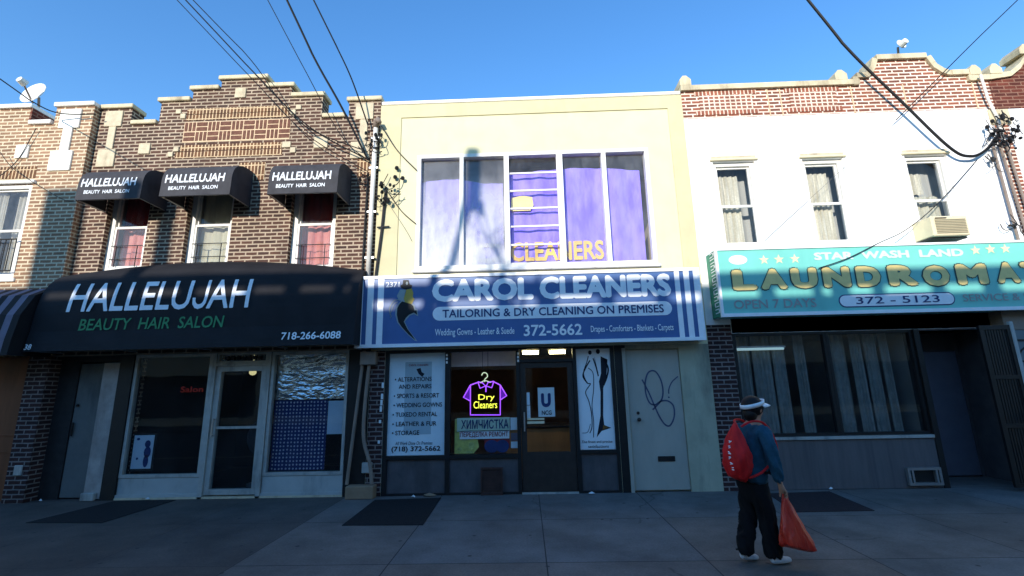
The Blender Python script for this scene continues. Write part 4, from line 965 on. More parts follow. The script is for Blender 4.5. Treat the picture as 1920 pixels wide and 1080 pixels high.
for ch, (a, b) in zip(word, pxs):
    x0 = at(a, 525, LY)[0]; x1 = at(b, 525, LY)[0]; dz = random.uniform(-.012, .012)
    big.append((ch, x0+.025, x1-.02, 3.10+dz, 3.44+dz, .07)); bigo.append((ch, x0+.007, x1-.002, 3.082+dz, 3.458+dz, .092))
lettering(bigo, M['sign_dark'], t, 'letter_outline', y=TY); lettering(big, M['sign_gold'], t, y=TY-.005)
lettering([('STAR  WASH  LAND', 4.74, 7.12, 3.57, 3.70, .05)], M['sign_pale'], t, y=TY)
ov = MB().disc(*at(1384,487,LY), .15, TY, 20, .08); ov.build('oval', M['sign_white'], t)
for px, py in [(1433,487),(1461,486),(1491,485),(1830,469),(1858,467),(1886,466)]:
    x, z = at(px, py, LY); pts = [(x+(.085 if k % 2 == 0 else .035)*math.cos(math.pi/2+k*math.pi/5), z+(.085 if k % 2 == 0 else .035)*math.sin(math.pi/2+k*math.pi/5)) for k in range(10)]
    MB().prism(pts, TY, TY+.003).build('star', M['sign_star'], t)
pl = MB(); cz = 2.885; pl.prism(arc((6.72, cz), .105, -90, 90, 10)+arc((5.12, cz), .105, 90, 270, 10), TY+.001, TY+.004); pl.build('pill_border', M['sign_navy'], t)
pl = MB(); pl.prism(arc((6.72, cz), .088, -90, 90, 10)+arc((5.12, cz), .088, 90, 270, 10), TY-.003, TY); pl.build('pill', M['sign_white'], t)
lettering([('372 - 5123', 5.28, 6.58, 2.83, 2.945, .006)], M['sign_navy'], t, y=TY-.006)
lettering([('OPEN 7 DAYS', 3.36, 4.66, 2.80, 2.945, .01), ('SERVICE & SELF', 6.95, 8.25, 2.83, 2.945, .004)], M['sign_pink'], t, y=TY)

# ================================================================== air conditioner, satellite dishes
t = thing('air_conditioner', (7.0, -.1, 3.95), 'beige window air conditioner under the third white window', 'air conditioner')
MB().bbox(6.74, 7.33, -.38, .12, 3.93, 4.27, .015).build('casing', M['cream_trim'], t)
gr_ = MB()
for i in range(9): gr_.box(6.79, 7.28, -.392, -.381, 3.97+i*.028, 3.985+i*.028)
gr_.build('grille', simple('ac_grille', (150,142,118), .6, .1, 9), t)
MB().box(6.80, 6.98, -.395, -.381, 4.225, 4.24).build('badge', M['dark_metal'], t)
MB().box(6.735, 7.335, -.30, .1, 3.905, 3.928).build('bracket', M['dark_metal'], t)
def dish(base, c, nrm, r, label, arm_end, sq=.8):
    t = thing('satellite_dish', base, label, 'satellite dish')
    nrm = Vector(nrm).normalized(); u = nrm.orthogonal().normalized(); v = nrm.cross(u); c = Vector(c)
    mb = MB(); vs_ = []; fs = []; nr, na = 5, 24
    for i in range(nr+1):
        q = i/nr
        for k in range(na):
            a = 2*math.pi*k/na; vs_.append(c+(u*math.cos(a)+v*math.sin(a))*r*q + nrm*(.18*r*q*q))
    for i in range(nr):
        for k in range(na): fs.append((i*na+k, i*na+(k+1)%na, (i+1)*na+(k+1)%na, (i+1)*na+k))
    mb.add(vs_, fs); o = mb.build('reflector', M['white_trim'], t, smooth=True)
    sm_ = o.modifiers.new('s', 'SOLIDIFY'); sm_.thickness = .012
    e = Vector(arm_end); low = c - Vector((0,0,1))*r*.75 + nrm*.02
    MB().tube([low, e], .016, 8).build('feed_arm', M['pipe_grey'], t)
    MB().tube([e-nrm*.05, e+nrm*.06], [.075, .06], 10).build('feed_horn', M['white_trim'], t)
    bk = c-nrm*.06; MB().tube([bk, bk+Vector((0,.03,-.18)), Vector(base)], .022, 8).build('mast', M['pipe_grey'], t)
dish((-9.60, .1, 7.15), tuple(P(67, 178, 0)), (-.10, -.95, .26), .26, 'white satellite dish tilted on the left parapet', tuple(P(42, 153, -.38)))
dish((8.15, 1.0, 7.3), (8.17, 1.0, 8.62), (.2, -1, .15), .11, 'tiny roof dish on a thin mast above the curved parapet', (8.1, .85, 8.55))

# ================================================================== conduit, pipes, cables and clamps on the walls
def clutter(mb, cx, cz, y, n, spread, seed):
    rnd = random.Random(seed)
    for i in range(n):
        x = cx+rnd.uniform(-1, 1)*spread; z = cz+rnd.uniform(-1.2, 1)*spread; yy = y-rnd.uniform(.02, .12)
        k = rnd.random()
        if k < .45: mb.sphere((x, yy, z), rnd.uniform(.018, .035), sz=rnd.uniform(.8, 1.5), n=8)
        else:
            p0 = Vector((x, yy, z)); p1 = p0+Vector((rnd.uniform(-.18, .18), rnd.uniform(-.05, .05), rnd.uniform(-.2, .2))); mid = (p0+p1)/2+Vector((rnd.uniform(-.12, .12), -.03, -rnd.uniform(.02, .16)))
            pts = [p0*(1-q)**2+mid*2*q*(1-q)+p1*q*q for q in [j/8 for j in range(9)]]
            mb.tube(pts, rnd.uniform(.005, .01), 5)
    return mb
t = thing('service_mast', (-2.67, -.1, 3.6), 'white electrical conduit mast rising between the salon and the cleaners', 'conduit')
MB().tube([(-2.69, -.10, 3.5), (-2.67, -.10, 6.42)], .042, 12).build('pipe', M['pipe_white'], t, smooth=True)
MB().tube([(-2.67, -.10, 6.42), (-2.66, -.12, 6.52), (-2.61, -.17, 6.53), (-2.57, -.2, 6.46)], [.05, .06, .055, .04], 10).build('weather_head', M['pipe_grey'], t, smooth=True)
br_ = MB()
for z in (3.9, 4.75, 5.6, 6.2): br_.box(-2.76, -2.60, -.105, -.0, z, z+.03)
br_.build('bracket', M['steel'], t)
clutter(MB(), -2.70, 6.15, -.1, 26, .16, 1).build('insulators', M['cable'], t)
t = thing('mast_shadow_pipe', (-2.5, -.05, 3.6), 'thin dark pipe with looped wires standing in for the shadow of the white mast', 'conduit')  # dark pipe and loops added where the mast and its hardware cast shadow
MB().tube([(-2.58, -.05, 3.5), (-2.50, -.05, 4.4), (-2.45, -.05, 5.25)], .024, 8).build('pipe', M['dark_metal'], t)
MB().tube([(-2.58, -.06, 4.48), (-2.36, -.06, 4.49)], .014, 6).build('bracket', M['dark_metal'], t)
cl = clutter(MB(), -2.42, 5.12, -.06, 26, .17, 4)
for (a, b) in [(744,315),(755,334),(741,332)]: cl.sphere(P(a, b, -.08), .04, n=8)
cl.build('insulators', M['cable'], t)  # dark clutter standing in for the shadow of the mast hardware
t = thing('wall_pipe', (-2.9, -.1, 3.6), 'slim dark pipe running up the brown brick left of the white mast', 'pipe')
MB().tube([(-2.82, -.04, 3.6), (-2.80, -.04, 5.5)], .016, 8).build('pipe', M['dark_metal'], t)
clutter(MB(), -2.80, 5.4, -.05, 12, .1, 9).build('clamp', M['cable'], t)
t = thing('service_mast', (8.5, -.1, 3.8), 'cluster of thin conduits and tangled wires at the right edge', 'conduit')
for i, (a, b) in enumerate([((1862,275),(1915,470)), ((1874,270),(1935,470)), ((1886,268),(1950,470))]):
    MB().tube([P(*b, -.06), P(*a, -.06)], .02, 8).build('pipe', M['pipe_grey'], t)
MB().tube([P(1838,140,-.12), P(1852,185,-.08), P(1872,225,-.06), P(1884,268,-.06)], .022, 8).build('riser', M['pipe_white'], t)
clutter(clutter(MB(), *at(1878,245,-.1), -.08, 46, .25, 2), *at(1880,262,-.1), -.08, 30, .16, 12).build('insulators', M['cable'], t)
t = tag(clutter(MB(), *at(1858,304,-.05), -.03, 9, .06, 6).build('cable_clamp', M['dark_metal']), 'small clamp with wires on the white wall below the tangled conduits', 'clamp')
t = tag(clutter(MB(), *at(1897,424,-.05), -.03, 8, .06, 16).build('cable_clamp', M['dark_metal']), 'small clamp on the white wall just above the turquoise sign', 'clamp')

def smooth_path(p, sub=8):
    out = []
    for i in range(len(p)-1):
        p0, p1, p2, p3 = p[max(i-1,0)], p[i], p[i+1], p[min(i+2,len(p)-1)]
        for k in range(sub):
            q = k/sub; out.append(.5*((2*p1)+(p2-p0)*q+(2*p0-5*p1+4*p2-p3)*q*q+(3*p1-p0-3*p2+p3)*q**3))
    out.append(p[-1]); return out
def cable(pts, r, label, m='cable', ext=8.0, name='overhead_cable', group='overhead wires'):
    p = [P(*q) for q in pts]
    if ext:
        d = (p[0]-p[1]).normalized(); p = [p[0]+d*ext]+p
    o = MB().tube(smooth_path(p), r, 6).build(name, M[m]); tag(o, label, 'wire', group); return o
cable([(332,0,-.9), (470,145,-.5), (575,252,-.28), (690,322,-.1)], .008, 'thin wire, lowest of the three that cross the stepped parapet')
cable([(348,0,-.9), (480,140,-.5), (580,238,-.28), (692,300,-.1)], .012, 'middle wire of the three that cross the stepped parapet')
cable([(362,0,-.9), (470,112,-.55), (560,228,-.28), (690,285,-.1)], .009, 'uppermost wire of the three that cross the stepped parapet')
cable([(502,0,-.9), (570,128,-.55), (640,255,-.22), (690,300,-.12)], .008, 'single thin wire just left of the thick salon cable')
cable([(538,0,-.9), (590,110,-.55), (640,200,-.35), (690,300,-.1)], .021, 'thickest black cable running down to the white mast')
cable([(588,0,-.9), (630,85,-.6), (660,150,-.4), (690,235,-.12)], .014, 'black cable ending at the top of the white mast')
cable([(1515,0,-.26), (1590,92,-.22), (1690,190,-.18), (1780,276,-.14), (1820,293,-.12), (1850,280,-.11), (1872,252,-.1)], .026, 'thick twisted black cable sagging to the tangled conduits at right')
cable([(1908,0,-.3), (1830,75,-.25), (1715,190,-.15), (1680,225,-.1)], .009, 'thin wire crossing the curved parapet from the top right corner')
cable([(1680,225,-.1), (1560,335,-.06), (1430,455,-.05), (1385,505,-.41)], .004, 'faint thin wire sloping over the white wall to the turquoise sign', 'cable_grey', 0)
cable([(1832,300,-.1), (1760,380,-.2), (1700,430,-.32), (1645,457,-.41), (1590,484,-.43), (1535,503,-.43)], .008, 'drooping wire from the tangled conduits to the turquoise sign face', 'dark_metal', 0)
cable([(0,148,-1.2), (60,190,-.6), (110,212,-.3), (180,214,-.2)], .01, 'wire passing behind the white dish at the left parapet', ext=4)
cable([(0,285,-.25), (30,320,-.2), (110,370,-.16), (140,378,-.16)], .006, 'thin wire drooping across the tan brick at the left', 'dark_metal', 0)
cable([(68,240,-.18), (40,290,-.16), (22,312,-.16), (0,330,-.2)], .007, 'short wire hanging below the left parapet', 'dark_metal', 0)
cable([(715,236,-.15), (745,282,-.04), (782,320,-.03)], .01, 'dark strand standing in for a cable shadow from the mast top across the yellow stucco', 'dark_metal', 0)  # modelled strand in place of the upper cable's shadow on the stucco
cable([(726,358,-.06), (752,395,-.04), (780,420,-.03)], .009, 'dark strand standing in for a cable shadow beside the yellow window', 'dark_metal', 0)  # second cable shadow, likewise built as a dark strand
cable([(722,372,-.05), (760,430,-.025), (772,452,-.025)], .004, 'faint thin strand standing in for a wire shadow on the yellow stucco', 'cable_grey', 0)  # thin grey strand drawn for a fainter wire shadow
# pipes at street level between salon and cleaners
t = thing('wall_pipe', (-2.75, -.1, 0), 'straight grey pipe at pavement level between salon and cleaners', 'pipe')
MB().tube([(-2.88, -.08, .2), (-2.70, -.08, 2.3)], .028, 8).build('pipe', M['pipe_grey'], t)
t = thing('wall_pipe', (-2.6, -.1, 0), 'bent grey conduit entering the tan box at pavement level', 'pipe')
MB().tube(smooth_path([Vector(q) for q in ((-2.48, -.09, .2), (-2.52, -.09, .5), (-2.64, -.09, .9), (-2.64, -.09, 1.5), (-2.60, -.09, 2.08))]), .03, 8).build('pipe', M['pipe_grey'], t)
MB().bbox(-2.74, -2.48, -.16, -.02, 2.06, 2.28, .01).build('junction_box', M['pipe_grey'], t)
o = MB().bbox(-2.86, -2.42, -.2, -.01, 0, .19, .012).build('concrete_block', M['cardboard']); tag(o, 'tan rectangular block at the foot of the pipes', 'block')
o = MB().bbox(-2.66, -2.50, -.07, -.02, .36, .52, .008).build('meter_box', M['alu']); tag(o, 'small pale meter cover above the tan block', 'meter')
t = thing('door_bells', (-2.4, -.03, .9), 'row of small white bell plates on the pier left of the service poster', 'bell')
for i, z in enumerate([1.68, 1.5, 1.4, 1.3, 1.12, .80]): MB().bbox(-2.40-.012*i*.5, -2.365-.012*i*.5, -.03, -.006, z, z+(.09 if i < 4 else .05), .005).build('plate', M['poster_white'], t)

# vents at the kickplates
t = thing('wall_vent', (-.6, 0, 0), 'brown louvred vent leaning on the cleaners kickplate', 'vent')
v_ = MB().cells([(-.76, -.41, .0, .41)], [(-.735, -.435, .03, .38)], -.05, -.01); v_.build('frame', M['louver'], t)
v_ = MB()
for i in range(9): v_.add([(-.735, -.045, .035+i*.038), (-.435, -.045, .035+i*.038), (-.435, -.015, .07+i*.038), (-.735, -.015, .07+i*.038)], [(0,1,2,3)])
v_.build('slat', M['louver'], t)
t = thing('wall_vent', (6.1, 0, 0), 'silver framed open vent at the foot of the laundromat wall', 'vent')
MB().cells([(5.84, 6.35, .05, .31)], [(5.88, 5.90, .09, .27), (5.93, 6.26, .09, .27), (6.29, 6.31, .09, .27)], -.06, -.01).build('frame', M['steel'], t)
MB().box(5.86, 6.33, -.009, -.003, .07, .29).build('opening', M['black_metal'], t)

# mats and litter
def mat_on(name, px, m, label, z=.008):
    pts = []
    for a, b in px:
        d = inv @ Vector((a-960, b-540, F_PX)); t_ = -CAM.z/d.z; pts.append((d.x*t_, min(-.03, CAM.y+d.y*t_)))
    n = len(pts); ar = sum(pts[i][0]*pts[(i+1)%n][1]-pts[(i+1)%n][0]*pts[i][1] for i in range(n))
    if ar < 0: pts = pts[::-1]
    v = [(x, y, .001) for x, y in pts]+[(x, y, z) for x, y in pts]
    o = MB().add(v, [list(range(n))[::-1], list(range(n, 2*n))]+[[i, (i+1)%n, (i+1)%n+n, i+n] for i in range(n)]).build(name, M[m]); tag(o, label, 'mat', 'rubber mats on the pavement'); return o
mat_on('floor_mat', [(641,986), (793,985), (827,934), (703,938)], 'rubber', 'black rubber mat on the pavement left of the cleaners door')
mat_on('floor_mat', [(48,981), (190,981), (330,938), (215,940)], 'rubber', 'dark worn mat on the pavement in front of the salon side door')
mat_on('floor_mat', [(1490,961), (1640,958), (1555,922), (1440,926)], 'rubber_brown', 'maroon mat on the pavement behind the walking person')
def scrap(px, py, w_, m, label, seed):
    d = inv @ Vector((px-960, py-540, F_PX)); t_ = -CAM.z/d.z; x, y = d.x*t_, min(-.04, CAM.y+d.y*t_); rnd = random.Random(seed); n = 7
    v = [(x+w_*math.cos(k*2*math.pi/n)*rnd.uniform(.6, 1), y+w_*.6*math.sin(k*2*math.pi/n)*rnd.uniform(.6, 1), .012+rnd.uniform(0, .02)) for k in range(n)]+[(x, y, .05)]
    o = MB().add(v, [(k, (k+1)%n, n) for k in range(n)]+[list(range(n))[::-1]]).build('paper_scrap', M[m]); tag(o, label, 'litter', 'scraps on the pavement')
scrap(775, 934, .045, 'paper', 'white paper scrap on the black mat by the cleaners', 1); scrap(812, 922, .13, 'cardboard', 'brown crumpled bag at the cleaners kickplate', 2)
scrap(278, 938, .05, 'paper', 'white paper scrap below the salon show window', 3); scrap(98, 936, .04, 'paper', 'white scrap near the salon side door', 4)
scrap(1558, 919, .04, 'paper', 'white scrap by the laundromat wall near the maroon mat', 5); scrap(1110, 928, .06, 'paper', 'flat pale scrap at the black post right of the cleaners door', 6)
o = MB().bbox(-7.22, -7.0, -.05, .015, .002, .12, .01).build('paper_box', M['alu']); tag(o, 'low grey box on the ground beside the salon side door', 'box')

# ================================================================== person with backpack and bag
PB = Vector((2.15, -2.98, 0)); ang = math.radians(15)
Fv = Vector((math.cos(ang), math.sin(ang), 0)); Rv = Vector((math.sin(ang), -math.cos(ang), 0)); Uv = Vector((0, 0, 1))
def B(f, r, u): return PB+Fv*f+Rv*r+Uv*u
def skin_mesh(name, verts, edges, mat, parent, sub=2, root=0, fold=0.0):
    me = bpy.data.meshes.new(name); me.from_pydata([B(*v[:3]) for v in verts], edges, [])
    o = bpy.data.objects.new(name, me); COL.objects.link(o)
    sk = o.modifiers.new('sk', 'SKIN'); sk.use_smooth_shade = True
    for i, v in enumerate(verts):
        r = v[3] if isinstance(v[3], tuple) else (v[3], v[3]); me.skin_vertices[0].data[i].radius = r
        me.skin_vertices[0].data[i].use_root = (i == root)
    ss = o.modifiers.new('ss', 'SUBSURF'); ss.levels = sub; ss.render_levels = sub
    dg = bpy.context.evaluated_depsgraph_get(); dg.update()
    m2 = bpy.data.meshes.new_from_object(o.evaluated_get(dg)); bpy.data.objects.remove(o); bpy.data.meshes.remove(me)
    m2.materials.clear(); m2.materials.append(mat)
    if fold:
        for v in m2.vertices:
            q = v.co*Vector((1, 1, .55)).length*0+Vector((v.co.x*13, v.co.y*13, v.co.z*(7+0)))
            w_ = abs(mn.noise(q+Vector((0, 0, v.co.x*20)))); v.co += v.normal*(fold*(.5-1.6*w_))
    for p in m2.polygons: p.use_smooth = True; p.material_index = 0
    return link(name, m2, parent)
pt = thing('person', PB[:], 'person in teal jumper and black trousers walking right with white visor', 'person')
hw = [(.115, .225, .72, .022), (.122, .225, .675, .026)]
V_ = [(0, 0, .80, .08), (.02, 0, .95, .08), (.05, 0, 1.1, .085), (.085, 0, 1.20, (.08, .07)), (.10, 0, 1.275, .048), (.118, 0, 1.34, (.066, .07)), (.125, 0, 1.405, (.082, .086)), (.125, 0, 1.455, (.07, .075)), (.12, 0, 1.485, (.035, .04)),
      (.01, .06, .72, .055), (.06, .065, .44, .05), (.085, .065, .10, .036), (.01, -.06, .72, .055), (-.03, -.065, .43, .05), (-.135, -.065, .11, .036),
      (.075, .15, 1.19, .055), (.065, .205, 1.10, .046), (.065, .235, .95, .038), hw[0], hw[1],
      (.075, -.15, 1.19, .055), (.11, -.21, 1.08, .046), (.17, -.20, .92, .038), (.29, -.12, .88, .024), (.33, -.10, .885, .026),
      (.205, -.0, 1.375, .014)]
E_ = [(0,1),(1,2),(2,3),(3,4),(4,5),(5,6),(6,7),(7,8),(0,9),(9,10),(10,11),(0,12),(12,13),(13,14),(3,15),(15,16),(16,17),(17,18),(18,19),(3,20),(20,21),(21,22),(22,23),(23,24),(6,25)]
k = len(V_)
for (tip) in [[(.152, .242, .65), (.157, .242, .62), (.142, .238, .605)], [(.147, .228, .642), (.15, .227, .608), (.133, .225, .592)], [(.135, .216, .642), (.135, .214, .61), (.122, .214, .597)], [(.119, .206, .648), (.117, .204, .622), (.11, .205, .61)], [(.132, .252, .68), (.142, .262, .655), (.137, .256, .632)]]:
    last = 19
    for q in tip: V_.append((*q, .0095)); E_.append((last, k)); last = k; k += 1
for tip in [[(.355, -.09, .87), (.352, -.085, .85)], [(.362, -.10, .878), (.364, -.1, .856)], [(.362, -.112, .885), (.366, -.114, .866)], [(.355, -.122, .89), (.36, -.126, .872)], [(.335, -.08, .91), (.352, -.076, .915)]]:
    last = 24
    for q in tip: V_.append((*q, .0095)); E_.append((last, k)); last = k; k += 1
body = skin_mesh('body', V_, E_, M['skin'], pt)
MB().sphere(B(.125, .083, 1.385), .022, sx=.8, sy=.5, sz=1.3).build('ear', M['skin'], body); MB().sphere(B(.125, -.083, 1.385), .022, sx=.8, sy=.5, sz=1.3).build('ear', M['skin'], body)
for q in (.03, -.03): MB().sphere(B(.198, q, 1.40), .010).build('eye', M['ink'], body)
MB().sphere(B(.186, 0, 1.337), .02, sx=.5, sz=.35).build('mouth', M['ink_red'], body)
skin_mesh('jumper', [(.0, 0, .68, (.172, .135)), (.01, 0, .82, (.168, .13)), (.035, 0, 1.0, (.15, .118)), (.06, 0, 1.12, (.145, .112)), (.09, 0, 1.215, (.10, .085)), (.10, 0, 1.26, (.055, .055)),
     (.075, .15, 1.185, .073), (.065, .205, 1.09, .064), (.065, .235, .95, .056), (.085, .235, .84, .048), (.11, .227, .735, .036),
     (.075, -.15, 1.185, .073), (.11, -.21, 1.08, .066), (.17, -.20, .92, .056), (.27, -.13, .885, .038)],
    [(0,1),(1,2),(2,3),(3,4),(4,5),(3,6),(6,7),(7,8),(8,9),(9,10),(3,11),(11,12),(12,13),(13,14)], M['teal_wool'], pt, sub=3, fold=.022)
skin_mesh('trousers', [(0, 0, .79, (.145, .12)), (.0, 0, .70, (.142, .12)), (.025, .065, .60, (.098, .092)), (.06, .062, .43, (.08, .078)), (.075, .062, .24, (.074, .073)), (.085, .062, .10, (.076, .078)), (.083, .062, .055, (.072, .076)),
     (-.01, -.06, .60, (.098, .092)), (-.03, -.06, .43, (.08, .078)), (-.085, -.06, .24, (.073, .073)), (-.125, -.06, .11, (.075, .078)), (-.135, -.06, .07, (.072, .076))],
    [(0,1),(1,2),(2,3),(3,4),(4,5),(5,6),(1,7),(7,8),(8,9),(9,10),(10,11)], M['black_trouser'], pt, sub=3, fold=.03)
skin_mesh('shoe', [(.04, .065, .05, (.040, .043)), (.11, .067, .045, (.042, .042)), (.19, .07, .036, (.042, .030)), (.255, .07, .032, (.028, .024))], [(0,1),(1,2),(2,3)], M['sneaker'], pt)
skin_mesh('shoe', [(-.175, -.065, .075, (.040, .043)), (-.105, -.067, .056, (.042, .042)), (-.03, -.07, .036, (.042, .030)), (.025, -.07, .028, (.028, .024))], [(0,1),(1,2),(2,3)], M['sneaker'], pt)
hm = MB(); hm.sphere(B(.105, 0, 1.415), .105, sx=1, sy=.95, sz=1.02, n=18).sphere(B(.07, 0, 1.34), .078, sx=.85, sy=1.0, sz=.95, n=14)
hair = hm.build('hair', M['hair'], pt, smooth=True)
vz = MB(); n = 28; ringo = []
for i in range(n):
    a = 2*math.pi*i/n; tilt = .05*math.cos(a)
    for (rr, u) in ((.102, 1.418), (.104, 1.458)):
        ringo.append(B(.108+(rr+.006)*math.cos(a), (rr+.002)*math.sin(a), u+tilt*.6))
vz.add(ringo, [(2*i, 2*((i+1)%n), 2*((i+1)%n)+1, 2*i+1) for i in range(n)])
br2 = []
for i in range(13):
    a = math.radians(-78+156*i/12); 
    br2 += [B(.108+.105*math.cos(a), .104*math.sin(a), 1.42+.03*math.cos(a)), B(.118+.175*math.cos(a)*1.02, .112*math.sin(a), 1.40+.02*math.cos(a))]
vz.add(br2, [(2*i, 2*i+1, 2*i+3, 2*i+2) for i in range(12)])
v_o = vz.build('visor', M['sign_white'], pt, smooth=True); s_ = v_o.modifiers.new('s', 'SOLIDIFY'); s_.thickness = .006
# backpack
bk = thing('backpack', B(-.2, .05, .75)[:], 'red drawstring backpack worn by the walking person', 'backpack')
mb = MB(); vs_ = []; fs = []; nr, na = 24, 40
for j in range(nr+1):
    q = j/nr; u = .76+.48*q
    wdt = .165*math.sin(math.pi*min(1, (q*.86+.10)))**.6*(1-.42*q*q); dep = .125*math.sin(math.pi*min(1, q*.85+.12))**.7*(1-.45*q)
    for k in range(na):
        a = 2*math.pi*k/na; wr = 1+.07*math.sin(5*a+q*9)*(1-q*.3)+.05*math.sin(11*a-q*14)+.03*math.sin(17*a+q*25)
        vs_.append(B(-.205+.05*q+dep*math.cos(a)*wr, .06+wdt*math.sin(a)*wr, u-.03*math.cos(a)))
for j in range(nr):
    for k in range(na): fs.append((j*na+k, j*na+(k+1)%na, (j+1)*na+(k+1)%na, (j+1)*na+k))
fs += [tuple(range(na))[::-1], tuple(range(nr*na, nr*na+na))]
mb.add(vs_, fs); mb.build('sack', M['red_bag'], bk, smooth=True)
st_ = MB()
for s_ in (1, -1): st_.tube(smooth_path([B(-.12, .06+s_*.03, 1.235), B(-.02, s_*.12, 1.28), B(.10, s_*.13, 1.26), B(.19, s_*.13, 1.14), B(.17, s_*.17, .98), B(-.02, s_*.19, .84), B(-.15, s_*.15, .78)]), .011, 6)
st_.build('strap', M['red_bag'], bk)
mk = MB()
for i in range(6):
    c = B(-.30-.022*math.sin(math.pi*i/5), .125, .86+i*.048); mk.tube([c, c+Rv*(.022+.008*(i%2))+Uv*(.008*(i%3))], .005, 5); mk.tube([c+Uv*.016, c+Rv*.02+Uv*(.02-.01*(i%2))], .0045, 5)
mk.build('white_print', M['white_vinyl'], bk)
o = MB().sphere(B(.22, .02, .83), .075, sx=.8, sy=1.1, sz=.9, n=14).tube([B(.22, .02, .84), B(.14, .17, .83), B(0, .185, .82)], .012, 6).build('waist_pouch', M['black_trouser'], None, smooth=True)
tag(o, 'small dark waist pouch at the front of the walking person', 'pouch')
# plastic bag in the hand
pb_ = thing('plastic_bag', B(.14, .23, .15)[:], 'bright red orange plastic carrier bag hanging from a hand', 'bag')
mb = MB(); vs_ = []; fs = []; nr, na = 26, 48
for j in range(nr+1):
    q = j/nr; u = .61-.43*q
    wdt = .018+.165*q**1.0*(1-.12*q**6); dep = .018+.10*q**.8*(1-.25*q**6)
    if j == nr: wdt *= .9; dep *= .7
    for k in range(na):
        a = 2*math.pi*k/na; wr = 1+.07*math.sin(4*a+q*5)+.07*math.sin(9*a-q*7)*q+.045*math.sin(15*a+q*13)+.05*math.sin(21*a-q*6)*(1-q)
        vs_.append(B(.142+.075*q+wdt*math.cos(a)*wr, .225+dep*math.sin(a)*wr, u+.016*math.cos(2*a+1)*q-.02*q*math.cos(a)))
for j in range(nr):
    for k in range(na): fs.append(((j+1)*na+k, (j+1)*na+(k+1)%na, j*na+(k+1)%na, j*na+k))
fs += [tuple(range(nr*na, nr*na+na))[::-1]]
mb.add(vs_, fs); mb.build('sack', M['red_plastic'], pb_, smooth=True)
hd = MB()
for s_ in (1, -1): hd.tube(smooth_path([B(.142+.03*s_, .225, .585), B(.147+.02*s_, .225, .62), B(.132, .225, .652)]), .008, 6)
hd.build('handle', M['red_plastic'], pb_)

# ================================================================== the far side of the street (casts the shade, shows in the glass)
k_ = math.tan(SUN_EL)/math.cos(SUN_AZ); YO = -17.0
ZR = zr = 3.40+(YO*-1-.3)*k_            # roof line whose shade falls across the signs
def opp(x0, x1, label, m):
    zr = ZR+(.2 if x1 < -7 else 0)
    t = thing('brick_building', ((x0+x1)/2, YO, 0), label, 'building')
    wins = []
    nw = max(3, int((x1-x0)/2.2))
    for i in range(nw):
        c = x0+(x1-x0)*(i+.5)/nw; wins.append((c-.5, c+.5, 4.3, 6.0))
    w = MB(); w.cells([(x0, x1, 0, zr-.42)], wins+[(x0+.5, x1-.5, .4, 2.6)], YO-.3, YO); w.build('wall', M[m], t)
    pn = MB()
    for q in wins+[(x0+.5, x1-.5, .4, 2.6)]: pn.box(q[0]-.01, q[1]+.01, YO-.2, YO-.15, q[2]-.01, q[3]+.01)
    pn.build('window', M['dark_metal'], t)
    MB().box(x0, x1, YO-9, YO-.303, zr-.9, zr-.7).box(x0, x1, YO-9, YO-8.8, 0, zr-.903).build('roof', M['asphalt'], t)
    # added unseen board on blocks, shaped to cast the light strips on the signs
    MB().box(x0+.01, x1-.01, YO-.2, YO-.05, zr-.26, zr).build('shade_board', M['dark_metal'], t)
    rnd = random.Random(int(x0*7)); pb = MB(); x = x0
    while x < x1-.1:
        g = rnd.uniform(.3, .9); b = rnd.uniform(.12, .3)
        pb.box(max(x0, x), min(x1, x+b), YO-.2, YO-.05, zr-.42, zr-.26); x += g+b
    pb.build('shade_block', M['dark_metal'], t)
    return t
opp(-42, -14, 'unseen pale brick house across the street behind the camera, left end of its row', 'brick_unseen_pale')
opp(-13.98, -7.95, 'unseen pale brick house across the street behind the camera, second from the left', 'brick_unseen_pale')
opp(-7.93, -.2, 'unseen pale brick house across the street behind the camera, third from the left', 'brick_unseen_pale')
opp(-.18, 40, 'unseen pale brick house across the street behind the camera, right end of its row', 'brick_unseen_pale')
sh = math.tan(SUN_AZ)
def caster_x(x, y=YO): return x+(y)*sh
def caster_z(z, y=YO): return z-(y)*k_
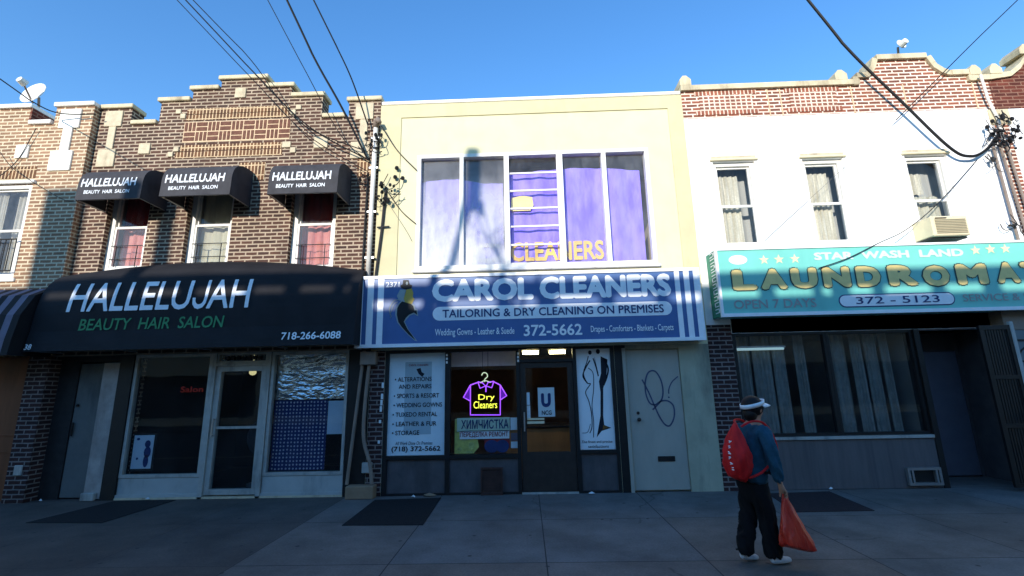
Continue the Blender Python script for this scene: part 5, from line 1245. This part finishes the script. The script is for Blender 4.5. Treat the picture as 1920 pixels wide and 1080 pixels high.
for (xa, xb, zt, lab) in [(-8.80, -8.22, 5.38, 'wide rooftop chimney across the street'), (-6.75, -6.52, 5.15, 'narrow rooftop chimney across the street')]:
    a, b = caster_x(xa), caster_x(xb)
    t = thing('chimney', ((a+b)/2, YO-.3, zr-.4), lab, 'chimney')
    MB().box(a, b, YO-.62, YO-.32, zr-.7, caster_z(zt)).build('stack', M['brick_unseen_pale'], t); MB().bbox(a-.03, b+.03, YO-.65, YO-.29, caster_z(zt)+.002, caster_z(zt)+.06, .01).build('cap', M['stone'], t)
yp = -14.6
t = thing('utility_pole', (caster_x(-1.35, yp), yp, 0), 'leaning wooden utility pole across the street with a transformer', 'pole')
def cp_(x, z): return Vector((caster_x(x, yp), yp, caster_z(z, yp)))
a = cp_(-1.32, 3.7); b = cp_(-.98, 5.0); c = cp_(-.95, 5.9)
MB().tube([a-(b-a)*3.05, a, b, c], [.12, .075, .07, .065], 10).build('pole', M['brown_metal'], t)
MB().tube([cp_(-.90, 4.85), cp_(-.87, 5.97)], .115, 12).build('transformer', M['pipe_grey'], t)
MB().tube([cp_(-.76, 5.0), cp_(-.77, 4.72)], .05, 8).build('fuse_box', M['pipe_grey'], t)
t = thing('bare_tree', (caster_x(-.3, -13.6), -13.6, 0), 'slim bare street tree across the street', 'tree')
tb = caster_x(-.25, -13.6); zt0 = caster_z(3.4, -13.6)
MB().tube([(tb, -13.6, -.1), (tb+.05, -13.6, zt0*.5), (tb, -13.6, zt0)], [.09, .07, .04], 8).build('trunk', M['brown_metal'], t)
br3 = MB(); rnd = random.Random(11)
for i in range(22):
    z0 = zt0-rnd.uniform(-.1, 1.2); p0 = Vector((tb, -13.6, z0)); d = Vector((rnd.uniform(-.7, .7), rnd.uniform(-.3, .3), rnd.uniform(.6, 1.3))); l = rnd.uniform(.6, 1.6)
    p1 = p0+d*l*.5+Vector((rnd.uniform(-.1, .1), 0, 0)); p2 = p0+d*l; br3.tube([p0, p1, p2], [.025, .016, .006], 5)
    for q in range(2): e = p1+Vector((rnd.uniform(-.5, .5), 0, rnd.uniform(.1, .6))); br3.tube([p1, e], [.012, .004], 4)
br3.build('branch', M['brown_metal'], t)
